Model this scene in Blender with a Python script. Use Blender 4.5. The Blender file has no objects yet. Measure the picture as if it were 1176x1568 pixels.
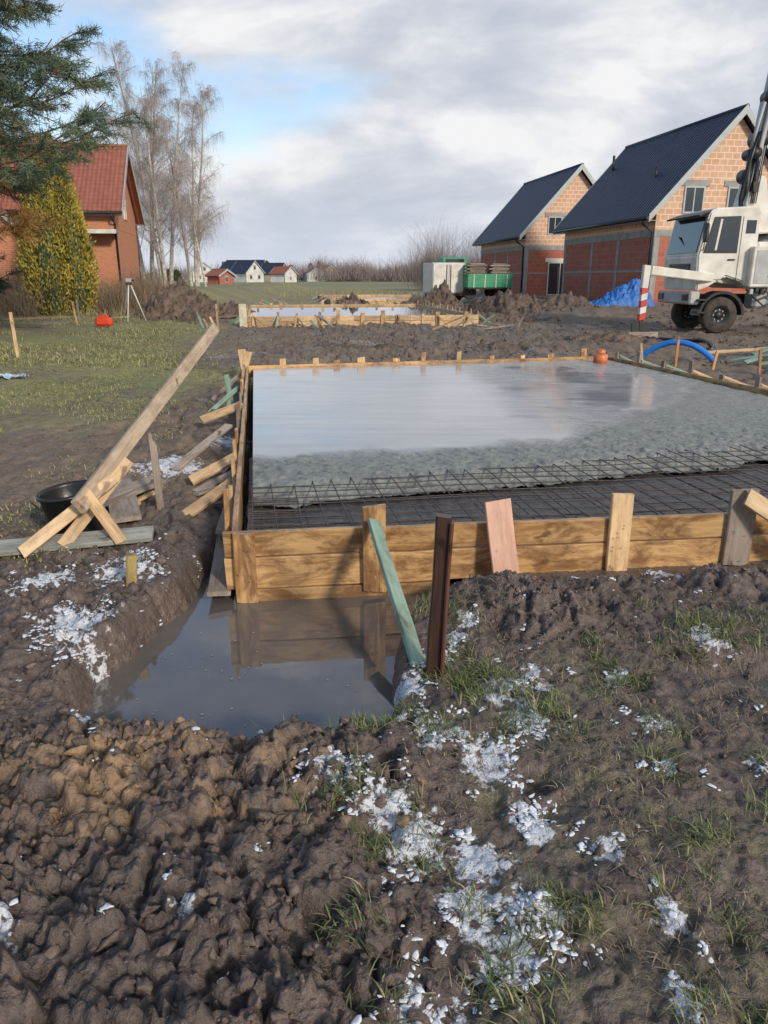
import bpy, bmesh, math, random, time
import numpy as np
from mathutils import Vector, Matrix
rng=np.random.RandomState(7); random.seed(7)
S=bpy.context.scene; COL=S.collection
T0=time.time()
# ------------------------------------------------------------ node helpers
def nd(nt,kind,ins=None,**props):
    n=nt.nodes.new(kind)
    for k,v in props.items(): setattr(n,k,v)
    for k,v in (ins or {}).items():
        if isinstance(v,bpy.types.NodeSocket): nt.links.new(v,n.inputs[k])
        else: n.inputs[k].default_value=v
    return n
def mixc(nt,f,a,b,mode='MIX'):
    n=nt.nodes.new('ShaderNodeMix'); n.data_type='RGBA'; n.blend_type=mode
    for i,v in ((0,f),(6,a),(7,b)):
        if isinstance(v,bpy.types.NodeSocket): nt.links.new(v,n.inputs[i])
        elif i==0: n.inputs[0].default_value=v
        else: n.inputs[i].default_value=tuple(v)+((1,) if len(v)==3 else ())
    return n.outputs[2]
def math_(nt,op,a,b=0.0,c=None,clamp=False):
    n=nt.nodes.new('ShaderNodeMath'); n.operation=op; n.use_clamp=clamp
    for i,v in enumerate((a,b,c)):
        if v is None: continue
        if isinstance(v,bpy.types.NodeSocket): nt.links.new(v,n.inputs[i])
        else: n.inputs[i].default_value=v
    return n.outputs[0]
def ramp(nt,f,stops):
    n=nt.nodes.new('ShaderNodeValToRGB'); nt.links.new(f,n.inputs[0])
    e=n.color_ramp.elements
    while len(e)<len(stops): e.new(0.5)
    for i,(p,c) in enumerate(stops):
        e[i].position=p; e[i].color=tuple(c)+(1,) if hasattr(c,'__len__') else (c,c,c,1)
    return n.outputs[0]
def noise(nt,vec,scale,detail=4,rough=.55,dist=0):
    n=nd(nt,'ShaderNodeTexNoise',{'Scale':scale,'Detail':detail,'Roughness':rough,'Distortion':dist})
    if vec is not None: nt.links.new(vec,n.inputs['Vector'])
    return n.outputs[0]
def coords(nt,which='Object',scale=(1,1,1),rot=(0,0,0)):
    t=nt.nodes.new('ShaderNodeTexCoord')
    m=nd(nt,'ShaderNodeMapping',{'Vector':t.outputs[which],'Scale':scale,'Rotation':rot})
    return m.outputs[0]
def newmat(name):
    m=bpy.data.materials.new(name); m.use_nodes=True
    return m,m.node_tree,m.node_tree.nodes['Principled BSDF']
def setp(nt,b,**k):
    for kk,v in k.items():
        s=b.inputs[kk.replace('_',' ')]
        if isinstance(v,bpy.types.NodeSocket): nt.links.new(v,s)
        elif hasattr(v,'__len__') and len(v)==3 and s.type=='RGBA': s.default_value=tuple(v)+(1,)
        else: s.default_value=v
def bump(nt,b,h,strength=.5,dist=.01,prev=None):
    n=nd(nt,'ShaderNodeBump',{'Height':h,'Strength':strength,'Distance':dist})
    if prev is not None: nt.links.new(prev,n.inputs['Normal'])
    nt.links.new(n.outputs[0],b.inputs['Normal']); return n.outputs[0]
def simple(name,c1,c2=None,rough=.6,scale=6,bs=.2,metal=0,bd=.01):
    m,nt,b=newmat(name); v=coords(nt)
    c2=c2 or tuple(x*.65 for x in c1)
    n=noise(nt,v,scale,5)
    setp(nt,b,Base_Color=ramp(nt,n,[(.3,c2),(.65,c1)]),Roughness=rough,Metallic=metal)
    if bs: bump(nt,b,noise(nt,v,scale*4,4),bs,bd)
    return m
def wood(name,light,dark,rough=.6,dirt=.35,var=.3,stain=(.09,.05,.028)):
    m,nt,b=newmat(name)
    v=coords(nt,'Object',(1.6,22,22)); oi=nt.nodes.new('ShaderNodeObjectInfo')
    off=nd(nt,'ShaderNodeVectorMath',{0:v},operation='ADD')
    cx=nd(nt,'ShaderNodeCombineXYZ',{'X':math_(nt,'MULTIPLY',oi.outputs['Random'],57),'Y':math_(nt,'MULTIPLY',oi.outputs['Random'],31)})
    nt.links.new(cx.outputs[0],off.inputs[1]); vv=off.outputs[0]
    g=noise(nt,vv,1.0,5,.6,1.2)
    c=ramp(nt,g,[(.3,dark),(.48,[(a+2*d)/3 for a,d in zip(dark,light)]),(.7,light)])
    g2=noise(nt,vv,4.5,3,.6,.4); c=mixc(nt,ramp(nt,g2,[(.55,0.0),(.75,.45)]),c,[x*.6 for x in dark])
    v2=coords(nt,'Object',(4,10,10)); k=noise(nt,v2,1.4,3,.5)
    c=mixc(nt,ramp(nt,k,[(.66,0.0),(.72,.8)]),c,[x*.35 for x in dark])
    off2=nd(nt,'ShaderNodeVectorMath',{0:coords(nt,'Object',(1,2.2,2.2)),1:cx.outputs[0]},operation='ADD')
    d=noise(nt,off2.outputs[0],3.2,6,.72,.5)
    c=mixc(nt,math_(nt,'MULTIPLY',ramp(nt,d,[(.44,0.0),(.60,1.0)]),dirt),c,stain)
    hsv=nd(nt,'ShaderNodeHueSaturation',{'Color':c,'Value':math_(nt,'MULTIPLY_ADD',oi.outputs['Random'],var*2,1-var)})
    setp(nt,b,Base_Color=hsv.outputs[0],Roughness=rough)
    bump(nt,b,g,.4,.005)
    return m
# ------------------------------------------------------------ mesh helpers
def link(o,parent=None):
    COL.objects.link(o)
    if parent is not None: o.parent=parent
    return o
def empty(name,loc=(0,0,0),rz=0):
    o=bpy.data.objects.new(name,None); o.location=loc; o.rotation_euler=(0,0,rz); o.empty_display_size=.2
    return link(o)
def np_mesh(name,V,F,mat,parent=None,smooth=False):
    V=np.asarray(V,dtype=np.float32); F=np.asarray(F,dtype=np.int32)
    me=bpy.data.meshes.new(name); me.vertices.add(len(V)); me.vertices.foreach_set('co',V.ravel())
    k=F.shape[1]; me.loops.add(F.size); me.loops.foreach_set('vertex_index',F.ravel())
    me.polygons.add(len(F)); me.polygons.foreach_set('loop_start',np.arange(0,F.size,k,dtype=np.int32))
    me.polygons.foreach_set('loop_total',np.full(len(F),k,dtype=np.int32))
    if smooth: me.polygons.foreach_set('use_smooth',np.ones(len(F),dtype=bool))
    me.materials.append(mat)
    me.update(); me.validate()
    return link(bpy.data.objects.new(name,me),parent)
def gridmesh(name,X,Y,Z,mat,parent=None):
    r,c=X.shape; V=np.stack([X,Y,Z],-1).reshape(-1,3)
    i=np.arange(r-1)[:,None]*c;j=np.arange(c-1)[None]
    return np_mesh(name,V,np.stack([i+j,i+j+1,i+c+j+1,i+c+j],-1).reshape(-1,4),mat,parent,True)
def py_mesh(name,V,F,mat,parent=None,smooth=False):
    me=bpy.data.meshes.new(name); me.from_pydata([tuple(v) for v in V],[],F); me.materials.append(mat)
    bm=bmesh.new(); bm.from_mesh(me); bmesh.ops.recalc_face_normals(bm,faces=bm.faces); bm.to_mesh(me); bm.free()
    if smooth:
        for p in me.polygons: p.use_smooth=True
    return link(bpy.data.objects.new(name,me),parent)
BOXF=[(0,1,3,2),(4,6,7,5),(0,4,5,1),(2,3,7,6),(0,2,6,4),(1,5,7,3)]
def box(name,parent,c,size,mat,bev=.01,rot=None):
    sx,sy,sz=[s/2 for s in size]
    V=[(x,y,z) for x in(-sx,sx) for y in(-sy,sy) for z in(-sz,sz)]
    me=bpy.data.meshes.new(name); me.from_pydata(V,[],BOXF); me.materials.append(mat)
    bm=bmesh.new(); bm.from_mesh(me)
    if bev: bmesh.ops.bevel(bm,geom=list(bm.edges),offset=min(bev,min(size)*.3),segments=1,affect='EDGES')
    bmesh.ops.recalc_face_normals(bm,faces=bm.faces); bm.to_mesh(me); bm.free()
    o=bpy.data.objects.new(name,me); o.location=c
    if rot is not None: o.rotation_euler=rot
    return link(o,parent)
PM={}
def board(name,parent,p0,p1,w,t,mat,face=(0,0,1),wob=.003):
    p0=Vector(p0);p1=Vector(p1);X=(p1-p0);L=X.length;X.normalize()
    Z=Vector(face);Z=(Z-X*Z.dot(X)).normalized();Y=Z.cross(X)
    n=max(2,int(L/.25)); V=[];F=[]
    r=random.Random(int(L*1000+p0.x*77+p0.y*31))
    for i in range(n+1):
        x=-L/2+L*i/n; dy=r.uniform(-wob,wob); dz=r.uniform(-wob,wob)
        e=.12*t; sk=r.uniform(-.01,.01)*(i in(0,n))
        for (a,b) in ((-w/2+e,-t/2),(w/2-e,-t/2),(w/2,-t/2+e),(w/2,t/2-e),(w/2-e,t/2),(-w/2+e,t/2),(-w/2,t/2-e),(-w/2,-t/2+e)):
            V.append((x+sk*a/w*2,a+dy,b+dz))
    for i in range(n):
        for j in range(8):
            a=i*8+j;b=i*8+(j+1)%8; F.append((a,b,b+8,a+8))
    F.append(tuple(range(7,-1,-1))); F.append(tuple(n*8+j for j in range(8)))
    o=py_mesh(name,V,F,mat,parent)
    M=Matrix((X,Y,Z)).transposed().to_4x4(); M.translation=(p0+p1)/2
    if parent is not None: M=PM.get(parent.name,Matrix()).inverted()@M
    o.matrix_local=M
    return o
def prism(name,parent,prof,y0,y1,mat,bev=0):
    n=len(prof)
    V=[(x,y0,z) for x,z in prof]+[(x,y1,z) for x,z in prof]
    F=[tuple(range(n)),tuple(range(2*n-1,n-1,-1))]+[(i,(i+1)%n,n+(i+1)%n,n+i) for i in range(n)]
    o=py_mesh(name,V,F,mat,parent)
    if bev:
        bm=bmesh.new(); bm.from_mesh(o.data); bmesh.ops.bevel(bm,geom=list(bm.edges),offset=bev,segments=2,affect='EDGES'); bm.to_mesh(o.data); bm.free()
    return o
def tube_arrays(pts,rad,k=6):
    pts=np.asarray(pts,float); n=len(pts); rad=np.broadcast_to(rad,(n,)) if np.ndim(rad) else np.full(n,rad)
    t=np.gradient(pts,axis=0); t/=np.linalg.norm(t,axis=1)[:,None]+1e-9
    ref=np.array([0,0,1.]) if abs(t[:,2]).mean()<.9 else np.array([1.,0,0])
    a=np.cross(t,ref); a/=np.linalg.norm(a,axis=1)[:,None]+1e-9; b=np.cross(t,a)
    th=np.arange(k)*2*np.pi/k
    V=pts[:,None]+rad[:,None,None]*(np.cos(th)[None,:,None]*a[:,None]+np.sin(th)[None,:,None]*b[:,None])
    i=np.arange(n-1)[:,None]*k; j=np.arange(k)[None]
    F=np.stack([i+j,i+(j+1)%k,i+k+(j+1)%k,i+k+j],-1).reshape(-1,4)
    return V.reshape(-1,3),F
class Acc:
    def __init__(s): s.V=[];s.F=[];s.n=0
    def add(s,V,F): s.V.append(V); s.F.append(np.asarray(F)+s.n); s.n+=len(V)
    def tube(s,pts,rad,k=6): s.add(*tube_arrays(pts,rad,k))
    def make(s,name,mat,parent=None,smooth=True): return np_mesh(name,np.concatenate(s.V),np.concatenate(s.F),mat,parent,smooth)
def tube(name,parent,pts,rad,mat,k=10,cap=True):
    V,F=tube_arrays(pts,rad,k); F=[tuple(f) for f in F]; n=len(V)
    if cap: F+=[tuple(range(k)),tuple(range(n-1,n-k-1,-1))]
    o=py_mesh(name,V,F,mat,parent)
    for p in o.data.polygons: p.use_smooth=len(p.vertices)==4
    return o
def ribbons(P,W,seed=0,side=None):
    N,K,_=P.shape; r=np.random.RandomState(seed)
    d=P[:,-1]-P[:,0]; q=r.normal(size=(N,3)) if side is None else side
    s=np.cross(d,q); s/=np.linalg.norm(s,axis=1)[:,None]+1e-9
    A=P-s[:,None]*W[:,:,None]/2; B=P+s[:,None]*W[:,:,None]/2
    V=np.stack([A,B],2).reshape(-1,3)
    base=(np.arange(N)*K*2)[:,None]+(np.arange(K-1)*2)[None]
    F=np.stack([base,base+1,base+3,base+2],-1).reshape(-1,4)
    return V,F
# ------------------------------------------------------------ numpy noise
def _h(ix,iy,s):
    n=(ix*374761393+iy*668265263+s*1442695041)&0xffffffff
    n=((n^(n>>13))*1274126177)&0xffffffff
    n=((n^(n>>15))*2246822519)&0xffffffff
    return ((n^(n>>16))&0xffff)/65535.0
def vn(x,y,s=0):
    x=np.asarray(x,float);y=np.asarray(y,float)
    ix=np.floor(x).astype(np.int64);iy=np.floor(y).astype(np.int64);fx=x-ix;fy=y-iy
    fx=fx*fx*(3-2*fx);fy=fy*fy*(3-2*fy)
    a=_h(ix,iy,s);b=_h(ix+1,iy,s);c=_h(ix,iy+1,s);d=_h(ix+1,iy+1,s)
    return (a+(b-a)*fx+(c-a)*fy+(a-b-c+d)*fx*fy)*2-1
def fbm(x,y,o=4,s=0):
    r=0;a=1;t=0
    for i in range(o):
        r=r+a*vn(x,y,s+i*17);t+=a;a*=.5
        x,y=x*1.7+y*1.1+3.1,y*1.7-x*1.1+7.7
    return r/t
def ridg(x,y,o=4,s=0):
    r=0;a=1;t=0
    for i in range(o):
        r=r+a*(1-2*np.abs(vn(x,y,s+i*17)));t+=a;a*=.55
        x,y=x*1.6+y*1.2+3.1,y*1.6-x*1.2+7.7
    return r/t
def facet(x,y,s=0,sh=3.5):
    """cellular broken-clod relief: every cell is a tilted facet with its own height (0..1)"""
    ix=np.floor(x).astype(np.int64);iy=np.floor(y).astype(np.int64)
    F1=np.full(np.shape(x),9.);F2=np.full(np.shape(x),9.);H_=np.zeros(np.shape(x))
    for a in(-1,0,1):
        for b in(-1,0,1):
            cx=ix+a;cy=iy+b
            dx=x-cx-_h(cx,cy,s);dy=y-cy-_h(cx,cy,s+5);d=np.hypot(dx,dy)
            hh=_h(cx,cy,s+9)+(_h(cx,cy,s+11)-.5)*1.9*dx+(_h(cx,cy,s+13)-.5)*1.9*dy
            c=d<F1; F2=np.where(c,F1,np.minimum(F2,d)); H_=np.where(c,hh,H_); F1=np.where(c,d,F1)
    e=np.clip((F2-F1)*sh,0,1)
    return H_*(1-(1-e)**2)
def ss(a,b,x):
    t=np.clip((x-a)/(b-a),0,1); return t*t*(3-2*t)
PIT=[(-.98,2.46),(-.6,2.40),(-.3,2.44),(-.03,2.50),(-.02,2.85),(.03,3.3),(.12,3.62),(.38,3.80),(.5,4.1),(.3,4.5),(-.7,4.5),(-1.0,6.6),(-1.12,6.6),(-1.10,5.2),(-1.04,4.6),(-1.06,4.15),(-1.10,3.7),(-1.18,3.3),(-1.27,3.0),(-1.24,2.7)]
def sdpoly(x,y,P):
    d=np.full(np.shape(x),1e9); inside=np.zeros(np.shape(x),bool)
    for i in range(len(P)):
        ax,ay=P[i];bx,by=P[(i+1)%len(P)]
        ex,ey=bx-ax,by-ay; wx,wy=x-ax,y-ay
        t=np.clip((wx*ex+wy*ey)/(ex*ex+ey*ey),0,1)
        d=np.minimum(d,np.hypot(wx-ex*t,wy-ey*t))
        c=((ay>y)!=(by>y))
        xi=(bx-ax)*(y-ay)/((by-ay) if by!=ay else 1e-9)+ax
        inside^=c&(x<xi)
    return np.where(inside,-d,d)
FL=(-.82,3.95);FR=(5.67,4.71);BR=(4.0,13.6);BL=(-2.17,12.07)
SLAB=[FL,FR,BR,BL]
F2=[(-4.6,26.0),(3.3,27.2),(1.6,38.6),(-6.4,37.4)]
F3=[(-3.2,47),(4.2,48.2),(2.2,60),(-5.0,59)]
SNOW=[(.33,3.1,.12),(.40,3.25,.09),(.09,2.75,.12),(.46,2.68,.15),(.55,2.48,.14),(-.17,2.44,.10),(-.15,2.10,.13),(.0,1.95,.13),(.1,1.82,.15),(.27,1.75,.13),(.24,1.56,.12),(.40,1.56,.12),(.30,1.42,.12),(1.02,2.44,.09),(.95,2.15,.06),(.70,1.3,.09),(.98,2.78,.08),(1.6,3.95,.12),(-1.5,3.3,.24),(-1.85,3.75,.22),(-1.40,3.05,.14),(-1.45,3.9,.26),(-.95,1.42,.07),(.35,2.2,.14),(.2,2.35,.13),(1.5,3.1,.12),(1.3,2.2,.07),(.66,1.75,.07),(-1.9,6.4,.4),(-1.6,7.6,.4),(-2.3,5.5,.4),(.1,1.22,.12),(.75,1.55,.07),(-1.12,2.45,.08),(.62,2.75,.13),(.22,2.95,.1),(1.25,1.9,.07),(-.5,1.5,.05),(.05,2.5,.09),(.45,1.9,.1)]
def snowm(x,y):
    g=0
    for a,b,r in SNOW: g=np.maximum(g,np.exp(-((x-a)**2+((y-b)*.9)**2)/(r*r)*.7))
    return g
def foreleft(X,Y): return ss(.25,-.25,X+.12*fbm(X*3,Y*3,2,5))*ss(2.52,2.25,Y)
def height(X,Y):
    X=np.asarray(X,float);Y=np.asarray(Y,float)
    wx=X+.05*fbm(X*8,Y*8,4,91);wy=Y+.05*fbm(X*8+9,Y*8+4,4,92)
    near=ss(9,4,Y); mid=ss(80,30,Y)
    m1=foreleft(X,Y)
    mr=np.exp(-(((X-.80)/.36)**2+((Y-3.42)/.3)**2))
    mb=np.exp(-(((X-2.2)/1.3)**2+((Y-3.75)/.22)**2))
    ml=ss(-1.15,-1.35,X)*ss(2.4,2.8,Y)*near
    A=.30+.72*m1+1.0*mr+.55*mb+.35*ml
    A=A*(.3+.7*near)
    h=.035*fbm(X*.8,Y*.8,3,1)+.045*fbm(X*2.2,Y*2.2,3,2)*(.5+.5*near)*mid
    f1=facet(wx*5.2,wy*5.2,3)-.4; f2=facet(wx*11,wy*11,4,5)-.4; f3=facet(wx*23,wy*23,6,5)-.4; f4=facet(wx*48,wy*48,7,5)-.4
    rg=ridg(X*4,Y*4,6,14)
    h=h+A*(.050*f1+.046*f2*(.7+.6*vn(X*4,Y*4,8))+.028*f3+.045*rg)+near*(.010*f4*(.5+m1)+.012*fbm(X*22,Y*22,3,9)+.008*fbm(X*60,Y*60,2,10))
    pl=1-ss(-2.2,-3.6,X)*.6
    h=h+mid*(1-near)*pl*(.085*(facet(X*1.6+.3*fbm(X,Y,2,3),Y*1.6,31)-.4)+.05*(facet(X*4,Y*4,34)-.4)+.06*ridg(X*.9,Y*.9,4,32))
    h=h+.07*m1*ss(2.5,1.9,Y)+.11*mr+.03*mb
    fr=ss(.2,.5,X)*ss(3.6,3.0,Y)
    h=h-fr*.04*ss(.25,.6,fbm(X*3.4,Y*3.4,2,57))
    d=sdpoly(X,Y,PIT)+.05*fbm(X*5,Y*5,4,33)
    near2=(Y<9)
    k=np.where(near2,ss(.11,-.07,d),0)
    h=h*(1-k)+(-.42)*k
    ds=sdpoly(X,Y,SLAB)
    k=ss(.45,.05,ds); h=h*(1-k)+(-.07+.35*h)*k*(d>.0)+h*k*(d<=0)
    k=ss(.0,-.1,ds); h=h*(1-k)-.45*k
    for P in (F2,F3):
        k=ss(.2,-.3,sdpoly(X,Y,P)); h=h*(1-k)-.1*k
    d2=np.hypot((X-1.58)/1.5,(Y-2.86)/.8); k=ss(.24,.05,d2); h=h-.11*k
    h=h+1.0*ss(34,41,Y)*ss(-7.5,-11,X)*ss(160,90,Y)+.45*ss(26,33,Y)*ss(4.5,8,X)*ss(160,90,Y)
    far=ss(60,150,Y); h=h*(1-far)
    return h
def hz(x,y): return float(height(np.array([x]),np.array([y]))[0])
xs=[0.0]; st=.0122
while xs[-1]<3000:
    xs.append(xs[-1]+(st if xs[-1]<1.8 else st*(xs[-1]/1.8)**1.42))
xs=np.array([-a for a in xs[:0:-1]]+xs)
ys=[.75]
while ys[-1]<4500:
    ys.append(ys[-1]+(st if ys[-1]<3.0 else st*(ys[-1]/3.0)**1.36))
ysb=[.75]
while ysb[-1]>-3000: ysb.append(ysb[-1]-.06*(1+(.75-ysb[-1]))**1.2)
ys=np.array(ysb[:0:-1]+ys)
XX,YY=np.meshgrid(xs,ys); ZZ=height(XX,YY); print(XX.shape)
# material
m,nt,b=newmat('mud_ground'); v=coords(nt)
att=nd(nt,'ShaderNodeAttribute',attribute_name='mask'); sep=nd(nt,'ShaderNodeSeparateColor',{0:att.outputs['Color']})
R,G,B,A=sep.outputs[0],sep.outputs[1],sep.outputs[2],att.outputs['Alpha']
cavity_shade=nd(nt,'ShaderNodeAttribute',attribute_name='cavity_shade').outputs['Fac']
nA=noise(nt,v,2.2,5,.6);nB=noise(nt,v,26,6,.65);nC=noise(nt,v,90,3,.6);nD=noise(nt,v,7,6,.7);nE=noise(nt,v,.45,5,.6)
mud=ramp(nt,nB,[(.25,(.070,.050,.041)),(.5,(.150,.110,.089)),(.75,(.25,.195,.16))])
mud=mixc(nt,ramp(nt,nA,[(.4,0.0),(.62,.5)]),mud,(.088,.066,.055))
mudf=ramp(nt,nD,[(.3,(.08,.056,.040)),(.7,(.24,.18,.13))])
mudf=mixc(nt,ramp(nt,nE,[(.42,0.0),(.6,.5)]),mudf,(.26,.205,.15))
mud=mixc(nt,A,mud,mudf)
tan=ramp(nt,nB,[(.3,(.19,.12,.065)),(.7,(.44,.29,.16))])
c=mixc(nt,math_(nt,'MULTIPLY',B,ramp(nt,nD,[(.44,0.0),(.54,1.0)])),mud,tan)
c=mixc(nt,math_(nt,'MULTIPLY',cavity_shade,.7),c,(.022,.016,.013))  # AO-like shade painted into the mud colour of hollows, along with wet darkening
gr=ramp(nt,nB,[(.3,(.10,.12,.04)),(.55,(.24,.255,.09)),(.75,(.36,.34,.17))])
gr=mixc(nt,ramp(nt,nE,[(.4,0.0),(.65,.6)]),gr,(.32,.27,.14))
gf=math_(nt,'MULTIPLY_ADD',nD,2.0,math_(nt,'SUBTRACT',math_(nt,'MULTIPLY',R,1.5),1.55),clamp=True)
c=mixc(nt,gf,c,gr)
sn=math_(nt,'MULTIPLY_ADD',G,.95,math_(nt,'MULTIPLY_ADD',nD,1.1,math_(nt,'MULTIPLY_ADD',nB,1.5,-2.01)))
sf=ramp(nt,sn,[(.0,0.0),(.10,.9)])
c=mixc(nt,sf,c,(.74,.78,.83))
wet=mixc(nt,A,ramp(nt,nA,[(.35,.20),(.6,.46)]),ramp(nt,nE,[(.36,.22),(.5,.85)]))
ro=mixc(nt,sf,mixc(nt,gf,wet,(.85,.85,.85)),(.7,.7,.7))
setp(nt,b,Base_Color=c,Roughness=ro,Specular_IOR_Level=.6)
n1=bump(nt,b,nB,.8,.028); bump(nt,b,nC,.6,.008,n1)
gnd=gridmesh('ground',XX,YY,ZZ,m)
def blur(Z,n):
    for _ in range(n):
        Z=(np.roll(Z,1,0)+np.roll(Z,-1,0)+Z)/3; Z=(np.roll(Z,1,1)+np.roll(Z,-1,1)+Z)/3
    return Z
lap=(blur(ZZ,10)-ZZ); CAV=ss(.0,.020,lap)*ss(6,4,YY)  # mask of hollows below the blurred relief, for the painted recess shade
a=gnd.data.attributes.new('cavity_shade','FLOAT','POINT'); a.data.foreach_set('value',CAV.astype(np.float32).ravel())
x=XX.ravel();y=YY.ravel()
Rm=np.clip(.14+.3*fbm(x*.9,y*.9,3,40),0,1)
Rm=np.maximum(Rm,ss(-1.6,-3.0,x+fbm(x*.5,y*.5,3,41))*ss(4.5,12,y+2.5*fbm(x*.6,y*.6,3,43))*(.78+.6*fbm(x*.7,y*.7,4,42)))
Rm=Rm*(1-ss(14,15.5,y)*ss(-5.5,-3.6,x)*ss(48,44,y)*.8)
Rm=np.maximum(Rm,ss(58,70,y)*(.85+.4*vn(x*.01,y*.05,44)))
Rm=np.where((x<-.1)&(y<2.5),Rm*.3,Rm)
Rm=np.maximum(Rm,.44*ss(.0,.3,x)*ss(1.8,.9,x)*ss(3.2,2.9,y)*ss(.3,.8,y))
Gm=np.where(y<10,snowm(x,y),0)
def tanm(x,y): return np.exp(-(((x+.92)/.42)**2+((y-2.05)/.30)**2)**2)+.5*np.exp(-(((x+.3)/.35)**2+((y-2.0)/.25)**2)**2)
Bm=np.where(y<4,tanm(x,y),0)
Am=ss(3.2,6.5,y)
ca=gnd.data.color_attributes.new('mask','FLOAT_COLOR','POINT')
ca.data.foreach_set('color',np.stack([Rm,Gm,Bm,Am],-1).astype(np.float32).ravel())
print('ground t',time.time()-T0)
# ------------------------------------------------------------ materials
W_NEW=wood('new_pine_wood',(.74,.52,.29),(.45,.27,.12),.5,.45,.28,(.17,.11,.065))
W_FORM=wood('formwork_wood',(.70,.44,.20),(.38,.19,.065),.34,.8,.2,(.16,.07,.03))
W_PINK=wood('pink_wood',(.74,.45,.33),(.55,.29,.19),.6,.15,.05)
W_OLD=wood('weathered_wood',(.38,.32,.26),(.17,.13,.10),.7,.45)
W_GREEN=wood('green_painted_wood',(.32,.45,.36),(.17,.30,.21),.6,.6,.12,(.12,.13,.09))
W_GREY=wood('grey_plank_wood',(.44,.45,.40),(.26,.27,.24),.7,.35,.1)
W_DARK=wood('dark_stained_wood',(.085,.04,.025),(.02,.012,.01),.35,.3,.1,(.02,.015,.012))
BLACKP=simple('black_plastic',(.025,.025,.028),None,.35)
RUST=simple('rebar_steel',(.12,.09,.082),(.05,.04,.04),.5,40,.3,.3)
REDP=simple('red_plastic',(.8,.08,.03),(.6,.05,.02),.4)
ORP=simple('orange_plastic',(.8,.22,.08),None,.4)
BLUEP=simple('blue_plastic_pipe',(.03,.24,.78),(.02,.18,.62),.3,4,.05)
TARP=simple('blue_tarpaulin',(.04,.20,.58),(.03,.13,.42),.4,5,.6,0,.05)
WHITE=simple('dirty_white_paint',(.80,.78,.70),(.56,.52,.43),.4,2.2,.05)
GREYP=simple('grey_paint',(.48,.49,.48),(.34,.34,.33),.5,3,.05)
DARKM=simple('dark_metal',(.05,.05,.052),(.025,.025,.025),.45,5,.1,.3)
TYRE=simple('tyre_rubber',(.035,.033,.03),(.10,.075,.055),.85,6,.2)
REDPT=simple('red_paint',(.65,.06,.04),(.5,.045,.03),.5)
GRNPT=simple('green_paint',(.06,.36,.18),(.04,.26,.12),.45)
FASC=simple('grey_metal_flashing',(.46,.49,.49),(.38,.41,.41),.5,2,0)
CONCG=simple('raw_concrete',(.38,.38,.36),(.24,.24,.23),.85,3,.2)
SNOWM=simple('snow_crust',(.82,.85,.89),(.66,.70,.76),.65,30,.2)
m,nt,b=newmat('window_glass'); setp(nt,b,Base_Color=(.03,.04,.05),Roughness=.05,Specular_IOR_Level=.9); GLASS=m
m,nt,b=newmat('clod_mud'); v=coords(nt); n=noise(nt,v,24,5,.65)
c=ramp(nt,n,[(.25,(.07,.05,.041)),(.5,(.15,.11,.088)),(.75,(.25,.195,.16))])
att=nd(nt,'ShaderNodeAttribute',attribute_name='tan')
c=mixc(nt,att.outputs['Fac'],c,ramp(nt,n,[(.3,(.20,.13,.07)),(.7,(.46,.30,.165))]))
setp(nt,b,Base_Color=c,Roughness=ramp(nt,noise(nt,v,6,3),[(.4,.22),(.6,.55)])); bump(nt,b,noise(nt,v,70,5,.65),.9,.010); CLOD=m
MOUNDM=simple('excavated_soil',(.20,.145,.105),(.075,.053,.04),.8,3.5,.9,0,.08)
# ------------------------------------------------------------ world, sun, camera
w=bpy.data.worlds.new('World'); S.world=w; w.use_nodes=True; nt=w.node_tree; bg=nt.nodes['Background']
el,az=math.radians(26),math.radians(146)
sky=nd(nt,'ShaderNodeTexSky',sky_type='NISHITA',sun_disc=False,sun_elevation=el,sun_rotation=az,air_density=1.0,dust_density=1.2)
tc=nt.nodes.new('ShaderNodeTexCoord')
mp=nd(nt,'ShaderNodeMapping',{'Vector':tc.outputs['Generated'],'Scale':(1.3,1.3,3.0),'Location':(2.1,.9,.6)})
n1=noise(nt,mp.outputs[0],1.9,10,.55,.2)
mp2=nd(nt,'ShaderNodeMapping',{'Vector':tc.outputs['Generated'],'Scale':(1.9,1.9,5.0),'Location':(3.3,1.2,.4)})
n2=noise(nt,mp2.outputs[0],2.0,10,.55,.25)
sx=nd(nt,'ShaderNodeSeparateXYZ',{0:tc.outputs['Generated']})
cov=math_(nt,'ADD',n1,math_(nt,'ADD',math_(nt,'MULTIPLY_ADD',sx.outputs[0],.46,.175),math_(nt,'MULTIPLY',sx.outputs[2],-.36)))
cm=ramp(nt,cov,[(.42,0.0),(.55,1.0)])
cc=ramp(nt,n2,[(.38,(4.5,4.9,5.75)),(.48,(5.6,5.9,6.5)),(.60,(7.9,7.9,8.0))])
skyb=mixc(nt,1.0,sky.outputs[0],(1.5,1.5,1.5),'MULTIPLY')
c=mixc(nt,cm,skyb,cc)
hzc=ramp(nt,sx.outputs[2],[(.0,.8),(.11,0.0)])
c=mixc(nt,hzc,c,(5.2,5.7,6.8))
nt.links.new(c,bg.inputs[0]); bg.inputs[1].default_value=.115
sd=Vector((math.sin(az)*math.cos(el),math.cos(az)*math.cos(el),math.sin(el)))
L=bpy.data.lights.new('sun','SUN'); L.energy=2.8; L.angle=math.radians(7.0); L.color=(1,.90,.77)
lo=bpy.data.objects.new('sun',L); lo.rotation_euler=sd.to_track_quat('Z','Y').to_euler(); lo.location=(10,-20,20); link(lo)
cam=bpy.data.cameras.new('camera'); co=bpy.data.objects.new('camera',cam); link(co)
cam.sensor_fit='VERTICAL'; cam.sensor_height=24; cam.lens=24*1140/1568; cam.clip_end=8000; cam.clip_start=.05
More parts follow.
